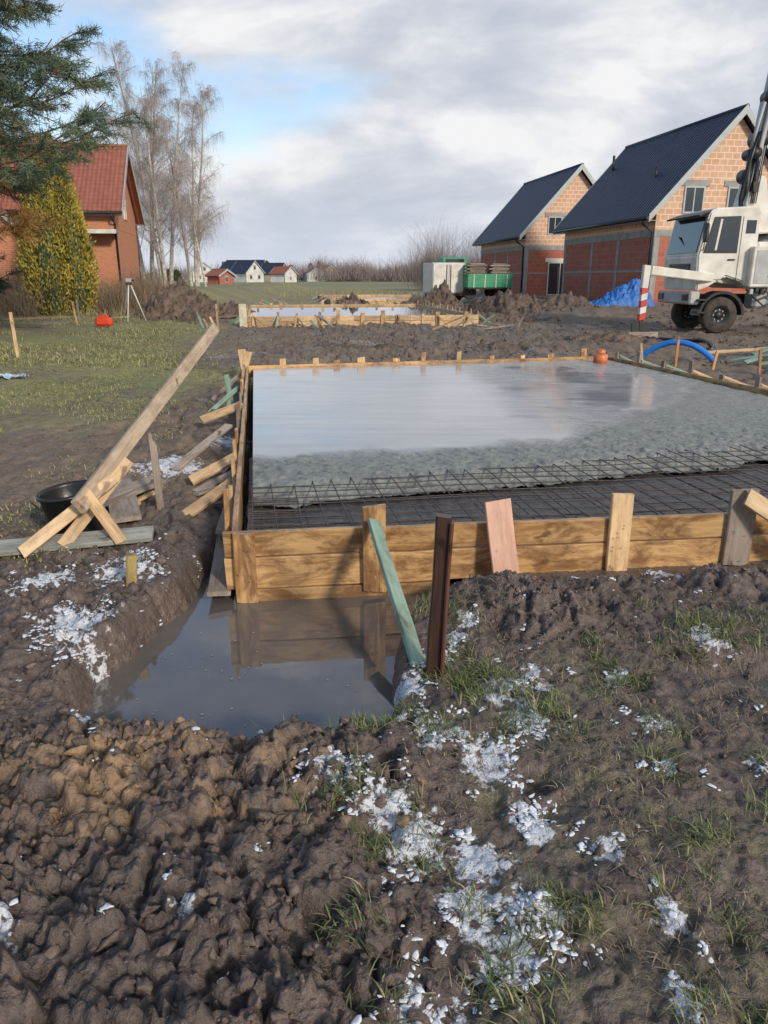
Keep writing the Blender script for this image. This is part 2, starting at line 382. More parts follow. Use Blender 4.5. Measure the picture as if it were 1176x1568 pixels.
co.location=(0,0,1.6); co.rotation_euler=(math.radians(90-17.5),0,0); S.camera=co
S.view_settings.view_transform='Standard'; S.view_settings.look='None'; S.view_settings.exposure=0
# ------------------------------------------------------------ water
m,nt,b=newmat('muddy_water'); v=coords(nt)
setp(nt,b,Base_Color=ramp(nt,noise(nt,v,3,3),[(.3,(.105,.095,.087)),(.7,(.145,.13,.118))]),Roughness=.02,IOR=1.6,Specular_IOR_Level=.9)
bump(nt,b,noise(nt,v,5,2),.05,.01); WATER=m
def sheet(name,pts,z,mat): return py_mesh(name,[(a,c,z) for a,c in pts],[tuple(range(len(pts)))],mat)
sheet('puddle_water',[(-1.6,2.25),(.25,2.25),(.7,4.1),(-.75,4.4),(-1.0,6.6),(-1.3,6.6),(-1.4,4.4)],-.165,WATER)
sheet('puddle_water',[(1.25,2.6),(1.95,2.6),(1.95,3.1),(1.25,3.1)],hz(1.58,2.86)+.03,WATER)
acc=Acc()
for k in range(60):
    a,c=random.uniform(-1.1,-.1),random.uniform(2.5,3.6); r=random.uniform(.002,.008)
    acc.add(np.array([(a+r*math.cos(t)*random.uniform(.5,1.3),c+r*math.sin(t),-.162) for t in(0,1.5,3,4.6)]),[(0,1,2,3)])
acc.make('floating_scraps',CONCG,smooth=False)
# ------------------------------------------------------------ clods, snow, grass
def ico(sub,seed,amp=.35,fl=1,chop=0):
    bm=bmesh.new(); bmesh.ops.create_icosphere(bm,subdivisions=sub,radius=1)
    V=np.array([v.co[:] for v in bm.verts]);F=np.array([[v.index for v in f.verts] for f in bm.faces]); bm.free()
    s=seed*13.7; r=np.random.RandomState(seed)
    for k in range(chop):
        n=r.normal(size=3); n/=np.linalg.norm(n); d=r.uniform(.35,.75); e=V@n-d; V=V-np.where(e>0,e,0)[:,None]*n
    n=fbm(V[:,0]*1.6+s+V[:,2]*.7,V[:,1]*1.6+V[:,2]*1.9-s,3,seed)*amp+vn(V[:,0]*5+V[:,2]*3+s,V[:,1]*5-V[:,2]*2,seed+3)*amp*.35
    V=V*(1+n[:,None]); V[:,2]*=fl
    return V,F
def scatter(name,vars_,pos,sc,mat,attr=None,seed=1,tilt=.5):
    r=np.random.RandomState(seed); Vs=[];Fs=[];At=[];n=0
    for i in range(len(pos)):
        V,F=vars_[i%len(vars_)]
        a,b2=r.uniform(0,6.28),r.uniform(-tilt,tilt)
        ca,sa,cb,sb=math.cos(a),math.sin(a),math.cos(b2),math.sin(b2)
        M=np.array([[ca,-sa,0],[sa,ca,0],[0,0,1]])@np.array([[1,0,0],[0,cb,-sb],[0,sb,cb]])
        s=sc[i]*np.array([r.uniform(.8,1.7),r.uniform(.7,1.1),r.uniform(.55,1)])
        Vs.append((V*s)@M.T+pos[i]); Fs.append(F+n); n+=len(V)
        if attr is not None: At.append(np.full(len(V),attr[i]))
    o=np_mesh(name,np.concatenate(Vs),np.concatenate(Fs),mat,smooth=True)
    if attr is not None:
        a=o.data.attributes.new('tan','FLOAT','POINT'); a.data.foreach_set('value',np.concatenate(At).astype(np.float32))
    return o
cv=[ico(3,s,.45,1,9) for s in range(1,9)]; cvs=[ico(2,s,.4,1,7) for s in range(1,7)]
def ok(x,y,marg=.02): return (sdpoly(x,y,PIT)>.05+marg)&(sdpoly(x,y,SLAB)>.08)
N=16000
px=rng.uniform(-1.9,2.6,N);py=rng.uniform(.95,4.6,N)
dens=foreleft(px,py)+.9*np.exp(-(((px-.82)/.4)**2+((py-3.4)/.33)**2))+.3*np.exp(-((py-3.7)/.3)**2)*(px>.6)+.10+.2*(px<-1.2)
dens*=.2+.7*(fbm(px*3,py*3,3,70)>-.05)
k=(rng.rand(N)<dens)&ok(px,py)&(np.hypot(px-1.58,py-2.86)>.35); px,py=px[k],py[k]
sc=.0035+.027*rng.rand(len(px))**3.4; big=rng.rand(len(px))<.025; sc[big]*=1.8; sc=np.where(px>.1,np.minimum(sc,.018),sc)
tanv=(tanm(px,py)>rng.rand(len(px))*1.2).astype(float)*rng.uniform(.3,1,len(px))
o_=np.argsort(sc)[::-1]; nb_big=int(len(o_)*.25); pz=height(px,py)+sc*.1
scatter('mud_clods',cv,np.stack([px,py,pz],-1)[o_[:nb_big]],sc[o_[:nb_big]],CLOD,tanv[o_[:nb_big]],1,1.2)
scatter('mud_crumbs',cvs,np.stack([px,py,pz],-1)[o_[nb_big:]],sc[o_[nb_big:]],CLOD,tanv[o_[nb_big:]],2,1.2)
N=9000; py=14+rng.rand(N)**1.5*30; px=rng.uniform(-1,1,N)*py*.55
k=(fbm(px*.5,py*.5,3,75)>-.1)&(px>-.16*py-1.5)&(sdpoly(px,py,SLAB)>.3)&(sdpoly(px,py,F2)>.3); px,py=px[k][:4200],py[k][:4200]
py2=4.6+rng.rand(1500)**1.3*10; px2=-1.5-rng.rand(1500)*py2*.4; k=ok(px2,py2,.1)&(fbm(px2,py2,3,76)>0)&(px2<-1.5-.09*py2+.3); px=np.concatenate([px,px2[k]]);py=np.concatenate([py,py2[k]])
sc=(.02+.055*rng.rand(len(px))**2)*np.clip(py/20,.35,1.6); c1_=[ico(1,s,.4,.7,4) for s in range(1,6)]
scatter('soil_lumps',c1_,np.stack([px,py,height(px,py)],-1),sc,CLOD,np.zeros(len(px)),9,1.2)
N=70000
px=rng.uniform(-2.6,2.4,N);py=rng.uniform(1.1,4.6,N)
g=snowm(px,py)*.62+fbm(px*14,py*14,4,71)*1.15-.56-rng.rand(N)*.22
k=(g>0)&ok(px,py,-.04); px,py=px[k][:7500],py[k][:7500]; print('snow',len(px))
sv=[ico(2,s,.5,.28,4) for s in range(11,17)]
sc=.0035+.0105*rng.rand(len(px))**1.7
scatter('snow_patch',sv,np.stack([px,py,height(px,py)+.004],-1),sc,SNOWM,seed=4,tilt=.35)
def blademat(name,stops):
    m,nt,b=newmat(name); oi=nd(nt,'ShaderNodeNewGeometry')
    setp(nt,b,Base_Color=ramp(nt,oi.outputs['Random Per Island'],stops),Roughness=.55); return m
GRASS=blademat('grass_blades',[(0,(.06,.09,.025)),(.45,(.115,.155,.04)),(.75,(.2,.22,.08)),(1,(.36,.30,.17))])
MEAD=blademat('meadow_blades',[(0,(.15,.17,.05)),(.5,(.27,.28,.10)),(.8,(.38,.34,.16)),(1,(.48,.40,.23))])
STRAW=blademat('dead_grass_blades',[(0,(.12,.09,.06)),(.5,(.22,.18,.11)),(1,(.38,.31,.2))])
def grass(name,tx,ty,nb,ln,wd,spread,mat=None,seed=2,curl=1.0,lift=.45):
    r=np.random.RandomState(seed); N=len(tx)*nb
    cx=np.repeat(tx,nb)+r.normal(0,spread,N); cy=np.repeat(ty,nb)+r.normal(0,spread,N)
    z=height(cx,cy)-.003; a=np.repeat(r.uniform(0,6.28,len(tx)),nb)+r.normal(0,1.1,N); l=ln*r.uniform(.35,1.25,N)*np.repeat(r.uniform(.6,1.3,len(tx)),nb); lean=r.uniform(.3,1.15,N)*curl
    P=np.zeros((N,4,3))
    for q in range(4):
        t=q/3; out=l*np.minimum(lean,1.3)*(t**1.4)*.95; up=np.maximum(l*(t-lift*lean*t*t*1.35),.002)
        P[:,q,0]=cx+np.cos(a)*out;P[:,q,1]=cy+np.sin(a)*out;P[:,q,2]=z+up
    W=wd*np.array([.8,1,.7,.1])[None]*r.uniform(.6,1.3,N)[:,None]
    side=np.stack([np.zeros(N),np.zeros(N),np.ones(N)],-1)+r.normal(0,.2,(N,3))
    V,F=ribbons(P,W,seed,side); return np_mesh(name,V,F,mat or GRASS,smooth=False)
N=6000
tx=rng.uniform(-.3,2.4,N);ty=rng.uniform(1.1,3.6,N)
g=.3*ss(-.1,.3,tx)+snowm(tx,ty)*.55+fbm(tx*3.2,ty*3.2,3,72)*1.1-.40-.45*rng.rand(N)-1.0*np.exp(-(((tx-.82)/.4)**2+((ty-3.4)/.35)**2))
k=(g>0)&ok(tx,ty,.0); tx,ty=tx[k][:620],ty[k][:620]; print('tufts',len(tx))
grass('grass_tufts',tx,ty,19,.064,.0036,.024,curl=1.15)
tx=np.array([-.05,-.1,.0,-.45,.5,.9,.62,.35,-.02]);ty=np.array([1.5,1.45,1.25,2.42,1.55,1.5,2.5,2.6,2.45])
grass('grass_tufts',tx,ty,60,.09,.004,.035,seed=12,curl=1.1)
N=8000; tx=rng.uniform(-.2,2.6,N);ty=rng.uniform(1.1,3.6,N); k=(fbm(tx*4,ty*4,3,78)-.15+.3*rng.rand(N)>0)&ok(tx,ty,0)&(tx>.0+.2*rng.rand(N)); tx,ty=tx[k][:2600],ty[k][:2600]
grass('dead_grass',tx,ty,5,.045,.0026,.03,STRAW,8,1.3,.7)
N=14000
tx=rng.uniform(-9,-1.3,N);ty=4+rng.rand(N)**1.2*16
g=fbm(tx*.9,ty*.9,3,41)*1.6+.2*ss(5,12,ty)+.02-.4*rng.rand(N)-.3*(tx>-2.2)
k=(g>0)&ok(tx,ty,.1)&(tx<-1.5-.06*ty); tx,ty=tx[k][:4200],ty[k][:4200]
grass('meadow_grass',tx,ty,11,.05,.008,.09,MEAD,5)
N=5000; ty=14+rng.rand(N)*22; tx=-.25*ty-rng.rand(N)*.4*ty; k=fbm(tx*.6,ty*.6,3,46)>-.05; tx,ty=tx[k][:2200],ty[k][:2200]
grass('meadow_grass',tx,ty,10,.13,.014,.25,MEAD,15)
print('scatter t',time.time()-T0)
# ------------------------------------------------------------ concrete slab
m,nt,b=newmat('wet_concrete'); v=coords(nt)
att=nd(nt,'ShaderNodeAttribute',attribute_name='rough'); rf=att.outputs['Fac']
nA=noise(nt,v,1.3,6,.6);nB=noise(nt,v,28,5,.7);nC=noise(nt,v,9,5,.6)
vs=coords(nt,'Object',(.5,4,1),(0,0,-.16)); nS=noise(nt,vs,1.6,5,.6)
sm=ramp(nt,nA,[(.35,(.34,.345,.355)),(.65,(.46,.46,.46))])
sm=mixc(nt,ramp(nt,nS,[(.42,0.0),(.62,.6)]),sm,(.26,.27,.28))
rg=ramp(nt,nC,[(.3,(.15,.16,.145)),(.7,(.27,.28,.255))])
c=mixc(nt,rf,sm,rg); setp(nt,b,Base_Color=c,Specular_IOR_Level=.9)
rr=mixc(nt,rf,ramp(nt,nA,[(.4,.06),(.62,.18)]),ramp(nt,nC,[(.35,.22),(.6,.5)])); nt.links.new(rr,b.inputs['Roughness'])
hgt=math_(nt,'MULTIPLY',nB,math_(nt,'MULTIPLY_ADD',rf,1.0,.03))
b1=bump(nt,b,hgt,.8,.014); bump(nt,b,nS,.12,.02,b1); CONC=m
def quad(u,v):
    p=[np.array(q) for q in SLAB]
    u=np.asarray(u)[...,None];v=np.asarray(v)[...,None]
    return (1-u)*(1-v)*p[0]+u*(1-v)*p[1]+u*v*p[2]+(1-u)*v*p[3]
nu,nv=460,460
U,Tt=np.meshgrid(np.linspace(.012,.992,nu),np.linspace(0,1,nv)**1.5)
vf=.115+.125*U+.018*fbm(U*18,U*3,4,80)
Vv=vf+(.996-vf)*Tt
Q=quad(U,Vv); qx,qy=Q[...,0],Q[...,1]
vb=.235+.1*U+.36*np.clip((U-.44)/.56,0,1)**1.15+.035*fbm(U*14,Vv*14,4,81)
rm=ss(.02,-.025,Vv-vb)+.5*ss(.05,.2,fbm(U*4,Vv*5,4,82))*ss(.45,.65,U)*(Vv>vb); rm=np.clip(rm,0,1)
z=.205+.003*fbm(qx*1.2,qy*1.2,2,83)*(1-rm)+rm*(-.006+.014*fbm(qx*6,qy*6,4,84)+.016*(facet(qx*14+fbm(qx*9,qy*9,2,3)*.6,qy*14,85)-.4)*ss(.35,.0,Vv-vf))
z=z-.11*ss(.28,.0,(Vv-vf)*8.6)**1.3
slab=gridmesh('concrete_slab',qx,qy,z,CONC)
a=slab.data.attributes.new('rough','FLOAT','POINT'); a.data.foreach_set('value',rm.astype(np.float32).ravel())
GB=simple('gravel_base_wet',(.15,.15,.145),(.065,.065,.063),.4,25,.8)
u2,v2=np.meshgrid(np.linspace(.006,.996,120),np.linspace(.004,.32,60)); Q=quad(u2,v2)
gridmesh('gravel_base',Q[...,0],Q[...,1],.045+.012*fbm(Q[...,0]*9,Q[...,1]*9,3,86),GB)
acc=Acc()
def bar(u0,v0,u1,v1,z,r=.0045,n=14):
    t=np.linspace(0,1,n); P=quad(u0+(u1-u0)*t,v0+(v1-v0)*t)
    zz=z+.011*np.array([vn(p[0]*1.7,p[1]*1.7,88) for p in P]); acc.tube(np.column_stack([P,zz]),r,5)
for kk in range(45):
    u=.012+kk*.0225; bar(u,.006,u+random.uniform(-.003,.003),.115+.125*u+random.uniform(.015,.045),.192)
for kk in range(15):
    v_=.012+kk*.0175; u0=max(.012,(v_-.135)/.125)
    if u0<1: bar(u0,v_,.992,v_+random.uniform(-.001,.001),.192,n=40)
for kk in range(23):
    u=.02+kk*.045; bar(u,.008,u,.115+.125*u,.095,.004,6)
for kk in range(6): bar(.01,.015+kk*.022,.99,.015+kk*.022,.10,.0045,30)
for kk in range(12): bar(.008,.01+.01*kk,.06,.01+.01*kk,.15-.01*(kk%3),.004,4)
acc.make('rebar_mesh',RUST)
# ------------------------------------------------------------ formwork
fw=empty('foundation_formwork',(0,0,0)); 
def lerp(a,b,t): return (a[0]+(b[0]-a[0])*t,a[1]+(b[1]-a[1])*t)
def edge_boards(P,Q,nrm,name,zs,th,mat,splits,par):
    for si in range(len(splits)-1):
        a=lerp(P,Q,splits[si]);c=lerp(P,Q,splits[si+1])
        for zi,(z0,z1,off) in enumerate(zs):
            o=th/2+off
            dd=random.uniform(-.004,.004); dz=random.uniform(-.006,.006)
            board(name+'_%d_%d'%(si,zi),par,(a[0]+nrm[0]*(o+dd),a[1]+nrm[1]*(o+dd),(z0+z1)/2+dz),(c[0]+nrm[0]*o,c[1]+nrm[1]*o,(z0+z1)/2+dz*.5),z1-z0,th,mat,(nrm[0],nrm[1],0))
nf=Vector((.116,-.993,0)); nl=Vector((-.986,-.164,0)); nb_=Vector((-.24,.97,0)); nr_=Vector((.982,.185,0))
edge_boards(FL,FR,nf,'front_board',[(.105,.25,0),(-.09,.098,.004)],.04,W_FORM,[-.012,.47,1],fw)
edge_boards(FL,lerp(FL,FR,.17),nf,'bottom_board',[(-.2,-.10,.01)],.05,W_FORM,[0,1],fw)
edge_boards(FL,BL,nl,'left_board',[(.08,.25,0),(-.12,.075,0)],.035,W_FORM,[0,.5,1],fw)
edge_boards(BL,BR,nb_,'back_board',[(.06,.25,0)],.035,W_FORM,[0,.5,1],fw)
edge_boards(FR,BR,nr_,'right_board',[(.06,.25,0)],.035,W_FORM,[0,.5,1],fw)
def cleat(x0,x1,zt,zb,mat,lean=0,off=0,tilt=0):
    xc=(x0+x1)/2; yc=3.95+(xc+.82)*.117-.04-.022-off
    board('front_cleat',fw,(xc-tilt,yc,zt),(xc+tilt,yc-lean,zb),x1-x0,.032,mat,(nf.x,nf.y,0))
cleat(-.84,-.72,.245,-.17,W_FORM); cleat(-.122,.007,.383,-.13,W_FORM,0,.003); cleat(.60,.75,.395,-.09,W_PINK,.12,.02,.03)
cleat(1.32,1.45,.404,-.08,W_NEW); cleat(2.05,2.22,.405,-.07,W_OLD); cleat(2.9,3.03,.40,-.08,W_NEW)
board('diagonal_brace',fw,(2.12,4.17,.38),(2.75,3.95,-.02),.10,.028,W_NEW,(0,-1,.3))
for t in np.linspace(.04,.97,15):
    a=lerp(FL,BL,t+random.uniform(-.02,.02)); z=.28+random.uniform(0,.16); w_=random.uniform(.06,.11)
    board('left_cleat',fw,(a[0]-.06,a[1],z),(a[0]-.06-random.uniform(0,.02),a[1],-.15),w_,.028,random.choice([W_NEW,W_FORM,W_OLD]),(nl.x,nl.y,0))
for t in [.085,.17,.225,.29,.385,.46,.56,.655,.745,.83,.93]:
    a=lerp(BL,BR,t); z=.29+random.uniform(0,.10)
    board('back_cleat',fw,(a[0],a[1]+.055,z),(a[0]+random.uniform(-.01,.01),a[1]+.055,-.05),random.uniform(.08,.14),.028,random.choice([W_NEW,W_FORM]),(nb_.x,nb_.y,0))
for t in np.linspace(.05,.97,12):
    a=lerp(FR,BR,t); z=.32+random.uniform(0,.12)
    board('right_cleat',fw,(a[0]+.055,a[1],z),(a[0]+.055,a[1],-.05),.09,.028,random.choice([W_NEW,W_OLD]),(nr_.x,nr_.y,0))
    g=W_GREEN if random.random()<.6 else W_NEW
    board('right_brace',fw,(a[0]+.1,a[1]+.03,.28),(a[0]+.75+random.uniform(0,.2),a[1]+random.uniform(-.2,.3),0),.07,.025,g,(0,-.3,1))
board('brace',fw,(-1.43,4.88,.0),(-1.12,5.35,.15),.09,.028,W_NEW,(0,-.5,1))
board('brace',fw,(-1.57,5.85,.02),(-1.22,6.05,.18),.10,.028,W_NEW,(0,-.6,1))
board('brace',fw,(-1.50,5.45,.0),(-1.16,5.75,.13),.07,.028,W_OLD,(0,-.6,1))
board('brace',fw,(-1.80,6.25,.02),(-1.5,7.1,.24),.08,.03,W_OLD,(0,-.6,1))
board('brace',fw,(-1.97,7.95,.13),(-1.57,8.25,.25),.11,.028,W_NEW,(0,-.6,1))
board('brace',fw,(-2.15,9.0,.0),(-1.8,9.3,.3),.06,.028,W_GREEN,(0,-.6,1))
board('brace',fw,(-2.35,10.2,.0),(-1.95,10.3,.35),.06,.028,W_OLD,(0,-.6,1))
board('green_post',fw,(-1.95,9.3,-.05),(-1.93,9.3,.42),.05,.028,W_GREEN,(0,-1,0)); board('green_post',fw,(-2.02,9.9,-.05),(-2.08,9.9,.38),.06,.028,W_GREEN,(0,-1,0))
board('corner_post',fw,(-2.28,12.15,.50),(-2.2,12.1,-.1),.12,.03,W_NEW,(0,-1,0))
board('corner_post',fw,(-2.2,12.3,.45),(-2.35,12.2,-.1),.12,.03,W_NEW,(0,-1,0))
board('trench_plank',fw,(-.93,3.86,-.10),(-1.17,5.5,-.04),.13,.03,W_OLD,(0.1,0,1))
board('trench_plank',fw,(-1.05,4.6,.0),(-1.2,6.0,.03),.10,.03,W_OLD,(0.3,0,1))
nails=Acc()
for kk in range(26):
    xx=random.choice([-.78,-.06,.66,1.38,2.13])+random.uniform(-.04,.04); yy=3.95+(xx+.82)*.117-.085; zz_=random.uniform(-.05,.22)
    nails.tube([(xx,yy,zz_),(xx,yy-.004,zz_)],.004,6)
nails.make('nails',DARKM,fw)
g=empty('green_timber_brace'); board('brace',g,(-.058,3.90,.32),(.155,2.90,-.03),.075,.026,W_GREEN,(.5,-.75,.45))
g=empty('timber_stake'); board('stake',g,(.205,2.84,-.12),(.240,2.84,.69),.062,.05,W_DARK,(0,-1,0)); board('stake_edge',g,(.240,2.815,-.12),(.272,2.815,.67),.016,.05,wood('rust_brown_wood',(.18,.07,.045),(.08,.035,.02),.4,.2,.05),(0,-1,0))
g=empty('timber_stake'); board('stake',g,(-1.35,3.66,-.05),(-1.335,3.68,.2),.055,.035,wood('yellow_wood',(.50,.38,.13),(.28,.19,.06),.6,.4,.1),(.2,-1,0))
g=empty('timber_stake'); board('stake',g,(-1.60,5.10,-.05),(-1.63,5.15,.55),.05,.03,W_OLD,(.2,-1,0))
g=empty('timber_trestle')
board('long_plank',g,(-1.80,4.2,.31),(-1.645,7.46,1.13),.10,.045,wood('sun_bleached_wood',(.60,.47,.33),(.35,.25,.16),.6,.45,.05,(.2,.14,.09)),(1,-.2,.5))
board('leg',g,(-2.12,4.08,.06),(-1.69,4.5,.40),.075,.028,W_NEW,(.3,-1,.4))
board('leg',g,(-1.93,4.2,.06),(-1.66,4.72,.46),.075,.028,W_NEW,(.5,-1,.4))
board('leg',g,(-1.60,4.28,.06),(-1.79,4.30,.36),.07,.028,W_NEW,(.2,-1,.1))
board('base_plank',g,(-2.45,4.1,.065),(-1.45,4.42,.065),.14,.035,W_GREY,(0,-.25,1))
g=empty('weathered_plank'); board('plank',g,(-1.72,4.72,.06),(-2.35,6.3,.09),.2,.035,W_OLD,(0,-.1,1))
g=empty('weathered_plank'); board('plank',g,(-2.05,4.95,.09),(-1.75,5.6,.10),.16,.03,W_OLD,(0.1,-.1,1))
g=empty('scrap_timber')
for k in range(9):
    a=random.uniform(-2.0,-1.25);c=random.uniform(4.5,7.5);r=random.uniform(0,3.1);l=random.uniform(.15,.4); z=hz(a,c)+.02
    board('offcut',g,(a,c,z),(a+l*math.cos(r),c+l*math.sin(r),z+random.uniform(-.01,.05)),.05,.02,random.choice([W_NEW,W_OLD]),(0,0,1))
def lathe(name,prof,mat,parent,seg=32,sq=1):
    V=[];F=[];n=len(prof)
    for k in range(seg):
        a=2*math.pi*k/seg
        for r,z in prof: V.append((r*math.cos(a),r*math.sin(a)*sq,z))
    for k in range(seg):
        for q in range(n-1):
            F.append((k*n+q,((k+1)%seg)*n+q,((k+1)%seg)*n+q+1,k*n+q+1))
    return py_mesh(name,V,F,mat,parent,True)
g=empty('black_bucket',(-2.0,4.62,-.02)); g.rotation_euler=(.06,-.1,0)
lathe('body',[(0,.0),(.14,0),(.15,.02),(.18,.30),(.195,.305),(.195,.32),(.175,.325),(.17,.30),(.14,.03),(0,.03)],BLACKP,g)
tube('handle',g,[(.195*math.cos(t),.2*math.sin(t)*.35-.12,.31-.14*math.sin(t)) for t in np.linspace(0,math.pi,14)],.005,DARKM,6)
# ------------------------------------------------------------ far foundations
def far_found(P,name,step):
    f=empty(name)
    for a in range(4):
        p,q=P[a],P[(a+1)%4]; d=Vector((q[0]-p[0],q[1]-p[1],0)); Ln=d.length; d.normalize(); n=Vector((d.y,-d.x,0))
        edge_boards(p,q,n,'side_board',[(.16,.33,0),(-.05,.155,0)],.04,W_NEW,[0,.2,.45,.7,1],f)
        t=.2
        while t<Ln:
            pp=(p[0]+d.x*t+n.x*.07,p[1]+d.y*t+n.y*.07)
            board('cleat',f,(pp[0],pp[1],.36+random.uniform(0,.18)),(pp[0]+random.uniform(-.04,.04),pp[1],-.05),random.uniform(.08,.15),.035,random.choice([W_NEW,W_FORM,W_OLD]),n)
            if random.random()<.6: board('brace',f,(pp[0],pp[1],.33),(pp[0]+n.x*.5+d.x*random.uniform(-.4,.4),pp[1]+n.y*.5,0.0),.08,.03,random.choice([W_NEW,W_OLD,W_GREEN]),(d.x,d.y,1))
            t+=step*random.uniform(.6,1.4)
    return f
far_found(F2,'foundation_formwork',.75); far_found(F3,'foundation_formwork',1.2)
sheet('flooded_slab_water',F2,.25,WATER); sheet('flooded_slab_water',F3,.22,WATER)
g=empty('formwork_panel'); board('panel',g,(-4.75,25.9,-.05),(-4.75,25.9,.75),.25,.04,simple('pale_board',(.75,.68,.5)),(0,-1,0))
g=empty('timber_debris')
for k in range(40):
    a=random.uniform(-6,4.5) if k<22 else random.uniform(-7,-4); c=random.uniform(24,26) if k<18 else random.uniform(38,47)
    r=random.uniform(0,3.1); l=random.uniform(.4,1.2); z=random.uniform(.05,.5)
    board('scrap',g,(a,c,.03),(a+l*math.cos(r),c+l*.5*math.sin(r),z),.07,.03,random.choice([W_NEW,W_OLD,W_OLD,W_GREEN]),(0,-.6,1))
def mound(name,cx,cy,rx,ry,h,seed,mat=MOUNDM):
    n=110; u,v_=np.meshgrid(np.linspace(-1.2,1.2,n),np.linspace(-1.2,1.2,n))
    X=cx+u*rx;Y=cy+v_*ry; ww=.3*fbm(X*1.5,Y*1.5,3,seed+7)
    e=np.exp(-((u+ww)**2+(v_+ww)**2)*2.2)-.04
    Z=height(X,Y)-.05+h*e*(1+.6*fbm(X*1.1,Y*1.1,3,seed))+(e>.02)*h*(.20*(facet(X*2.4+ww,Y*2.4,seed)-.4)+.12*(facet(X*6+ww,Y*6,seed+2)-.4)+.05*fbm(X*9,Y*9,2,seed+1))
    gridmesh(name,X,Y,Z,mat)
for q in [(-8.3,32,2.4,2.0,1.2,101),(-6.2,31.5,1.6,1.4,.6,102),(5.3,34,2.2,2,.95,103),(7.6,33,1.7,1.4,.5,104),(-1.8,42.5,1.1,1.1,.9,105),(1.8,41.5,1.5,1.2,.9,106),(3.2,44,1.4,1.2,1.2,107),(.2,27.0,1.6,.5,.35,108),(4.4,28.5,1.4,.7,.45,109),(-6.9,28.5,1.2,.8,.35,110),(3.0,17.5,1.5,.6,.16,111),(-.5,18,1.8,.7,.14,112),(6.0,20,2,.9,.2,113)]: mound('dirt_mound',*q)
# ------------------------------------------------------------ buildings
def brickmat(name,c1,c2,mort,sx=.38,sz=.24,msize=.012,stain=.3):
    m,nt,b=newmat(name); t=nt.nodes.new('ShaderNodeTexCoord'); s=nd(nt,'ShaderNodeSeparateXYZ',{0:t.outputs['Object']})
    u=math_(nt,'ADD',s.outputs[0],s.outputs[1]); v=nd(nt,'ShaderNodeCombineXYZ',{'X':u,'Y':s.outputs[2]}).outputs[0]
    br=nd(nt,'ShaderNodeTexBrick',{'Vector':v,'Color1':tuple(c1)+(1,),'Color2':tuple(c2)+(1,),'Mortar':tuple(mort)+(1,),'Scale':1,'Mortar Size':msize,'Mortar Smooth':.3,'Bias':0,'Brick Width':sx,'Row Height':sz})
    n=noise(nt,t.outputs['Object'],1.1,5,.65)
    n3=noise(nt,t.outputs['Object'],9,4,.6)
    c=mixc(nt,math_(nt,'MULTIPLY',ramp(nt,n,[(.45,0.0),(.65,1.0)]),stain),br.outputs[0],mort)
    c=mixc(nt,.3,c,ramp(nt,n3,[(.3,[x*.5 for x in c1]),(.7,c2)]))
    setp(nt,b,Base_Color=c,Roughness=.85); bump(nt,b,br.outputs['Fac'],-.6,.01); return m
B_RED=brickmat('red_hollow_block',(.40,.10,.06),(.50,.16,.09),(.40,.25,.19),.38,.25,.016,.3)
B_PALE=brickmat('pale_hollow_block',(.76,.46,.28),(.66,.36,.21),(.88,.77,.64),.38,.25,.024,.3)
B_OLD=brickmat('old_red_brick',(.66,.24,.11),(.52,.17,.08),(.55,.38,.27),.26,.085,.012,.15)
def roofmat(name,c1,c2,tile=.3,row=.35,rough=.45,bs=.8,spec=.5):
    m,nt,b=newmat(name); t=nt.nodes.new('ShaderNodeTexCoord'); s=nd(nt,'ShaderNodeSeparateXYZ',{0:t.outputs['Object']})
    wv=math_(nt,'SINE',math_(nt,'MULTIPLY',s.outputs[0],6.283/tile)); st=math_(nt,'FRACT',math_(nt,'DIVIDE',s.outputs[1],row))
    hh=math_(nt,'ADD',math_(nt,'MULTIPLY',wv,.4),st)
    n=noise(nt,t.outputs['Object'],2.5,5)
    c=ramp(nt,n,[(.3,c1),(.7,c2)]); c=mixc(nt,ramp(nt,st,[(0,.6),(.14,0.0)]),c,[x*.35 for x in c1])
    setp(nt,b,Base_Color=c,Roughness=rough,Specular_IOR_Level=spec); bump(nt,b,hh,bs,.04); return m
R_DARK=roofmat('anthracite_roof_tile',(.026,.034,.062),(.038,.048,.08),.3,.38,.5,.9,.3)
R_RED=roofmat('red_roof_tile',(.27,.085,.055),(.35,.13,.08),.22,.3,.75)
def slope(name,par,x0,z0,x1,z1,y0,y1,th,mat):
    Ls=math.hypot(x1-x0,z1-z0); Ly=y1-y0
    o=box(name,par,(0,0,0),(Ly,Ls,th),mat,0)
    sgn=1 if x1>x0 else -1
    X=Vector((0,-sgn,0)); Yv=Vector((x1-x0,0,z1-z0)).normalized(); Z=X.cross(Yv)
    if Z.z<0: X=-X; Z=X.cross(Yv)
    M=Matrix((X,Yv,Z)).transposed().to_4x4(); M.translation=Vector(((x0+x1)/2,(y0+y1)/2,(z0+z1)/2))
    o.matrix_local=M; return o
def window(par,x,z,wd,ht,y=-.02,fr=FASC,axis='y',mull=1):
    t=.07
    def bx(nm,a,c,sa,sc,dep,off,mt):
        if axis=='y': box(nm,par,(a,y+off,c),(sa,dep,sc),mt,0)
        else: box(nm,par,(y+off,a,c),(dep,sa,sc),mt,0)
    bx('window_pane',x,z,wd-.02,ht-.02,.03,0.0,GLASS)
    for sx_ in(-1,1): bx('window_frame',x+sx_*(wd/2-t/2),z,t,ht,.07,0,fr)
    for sz_ in(-1,1): bx('window_frame',x,z+sz_*(ht/2-t/2),wd-2*t-.004,t,.07,0,fr)
    bx('lintel',x,z+ht/2+.125,wd+.4,.24,.045,0,CONCG if fr is FASC else fr)
    if mull: bx('window_mullion',x,z,.05,ht-2*t-.004,.06,0,fr)
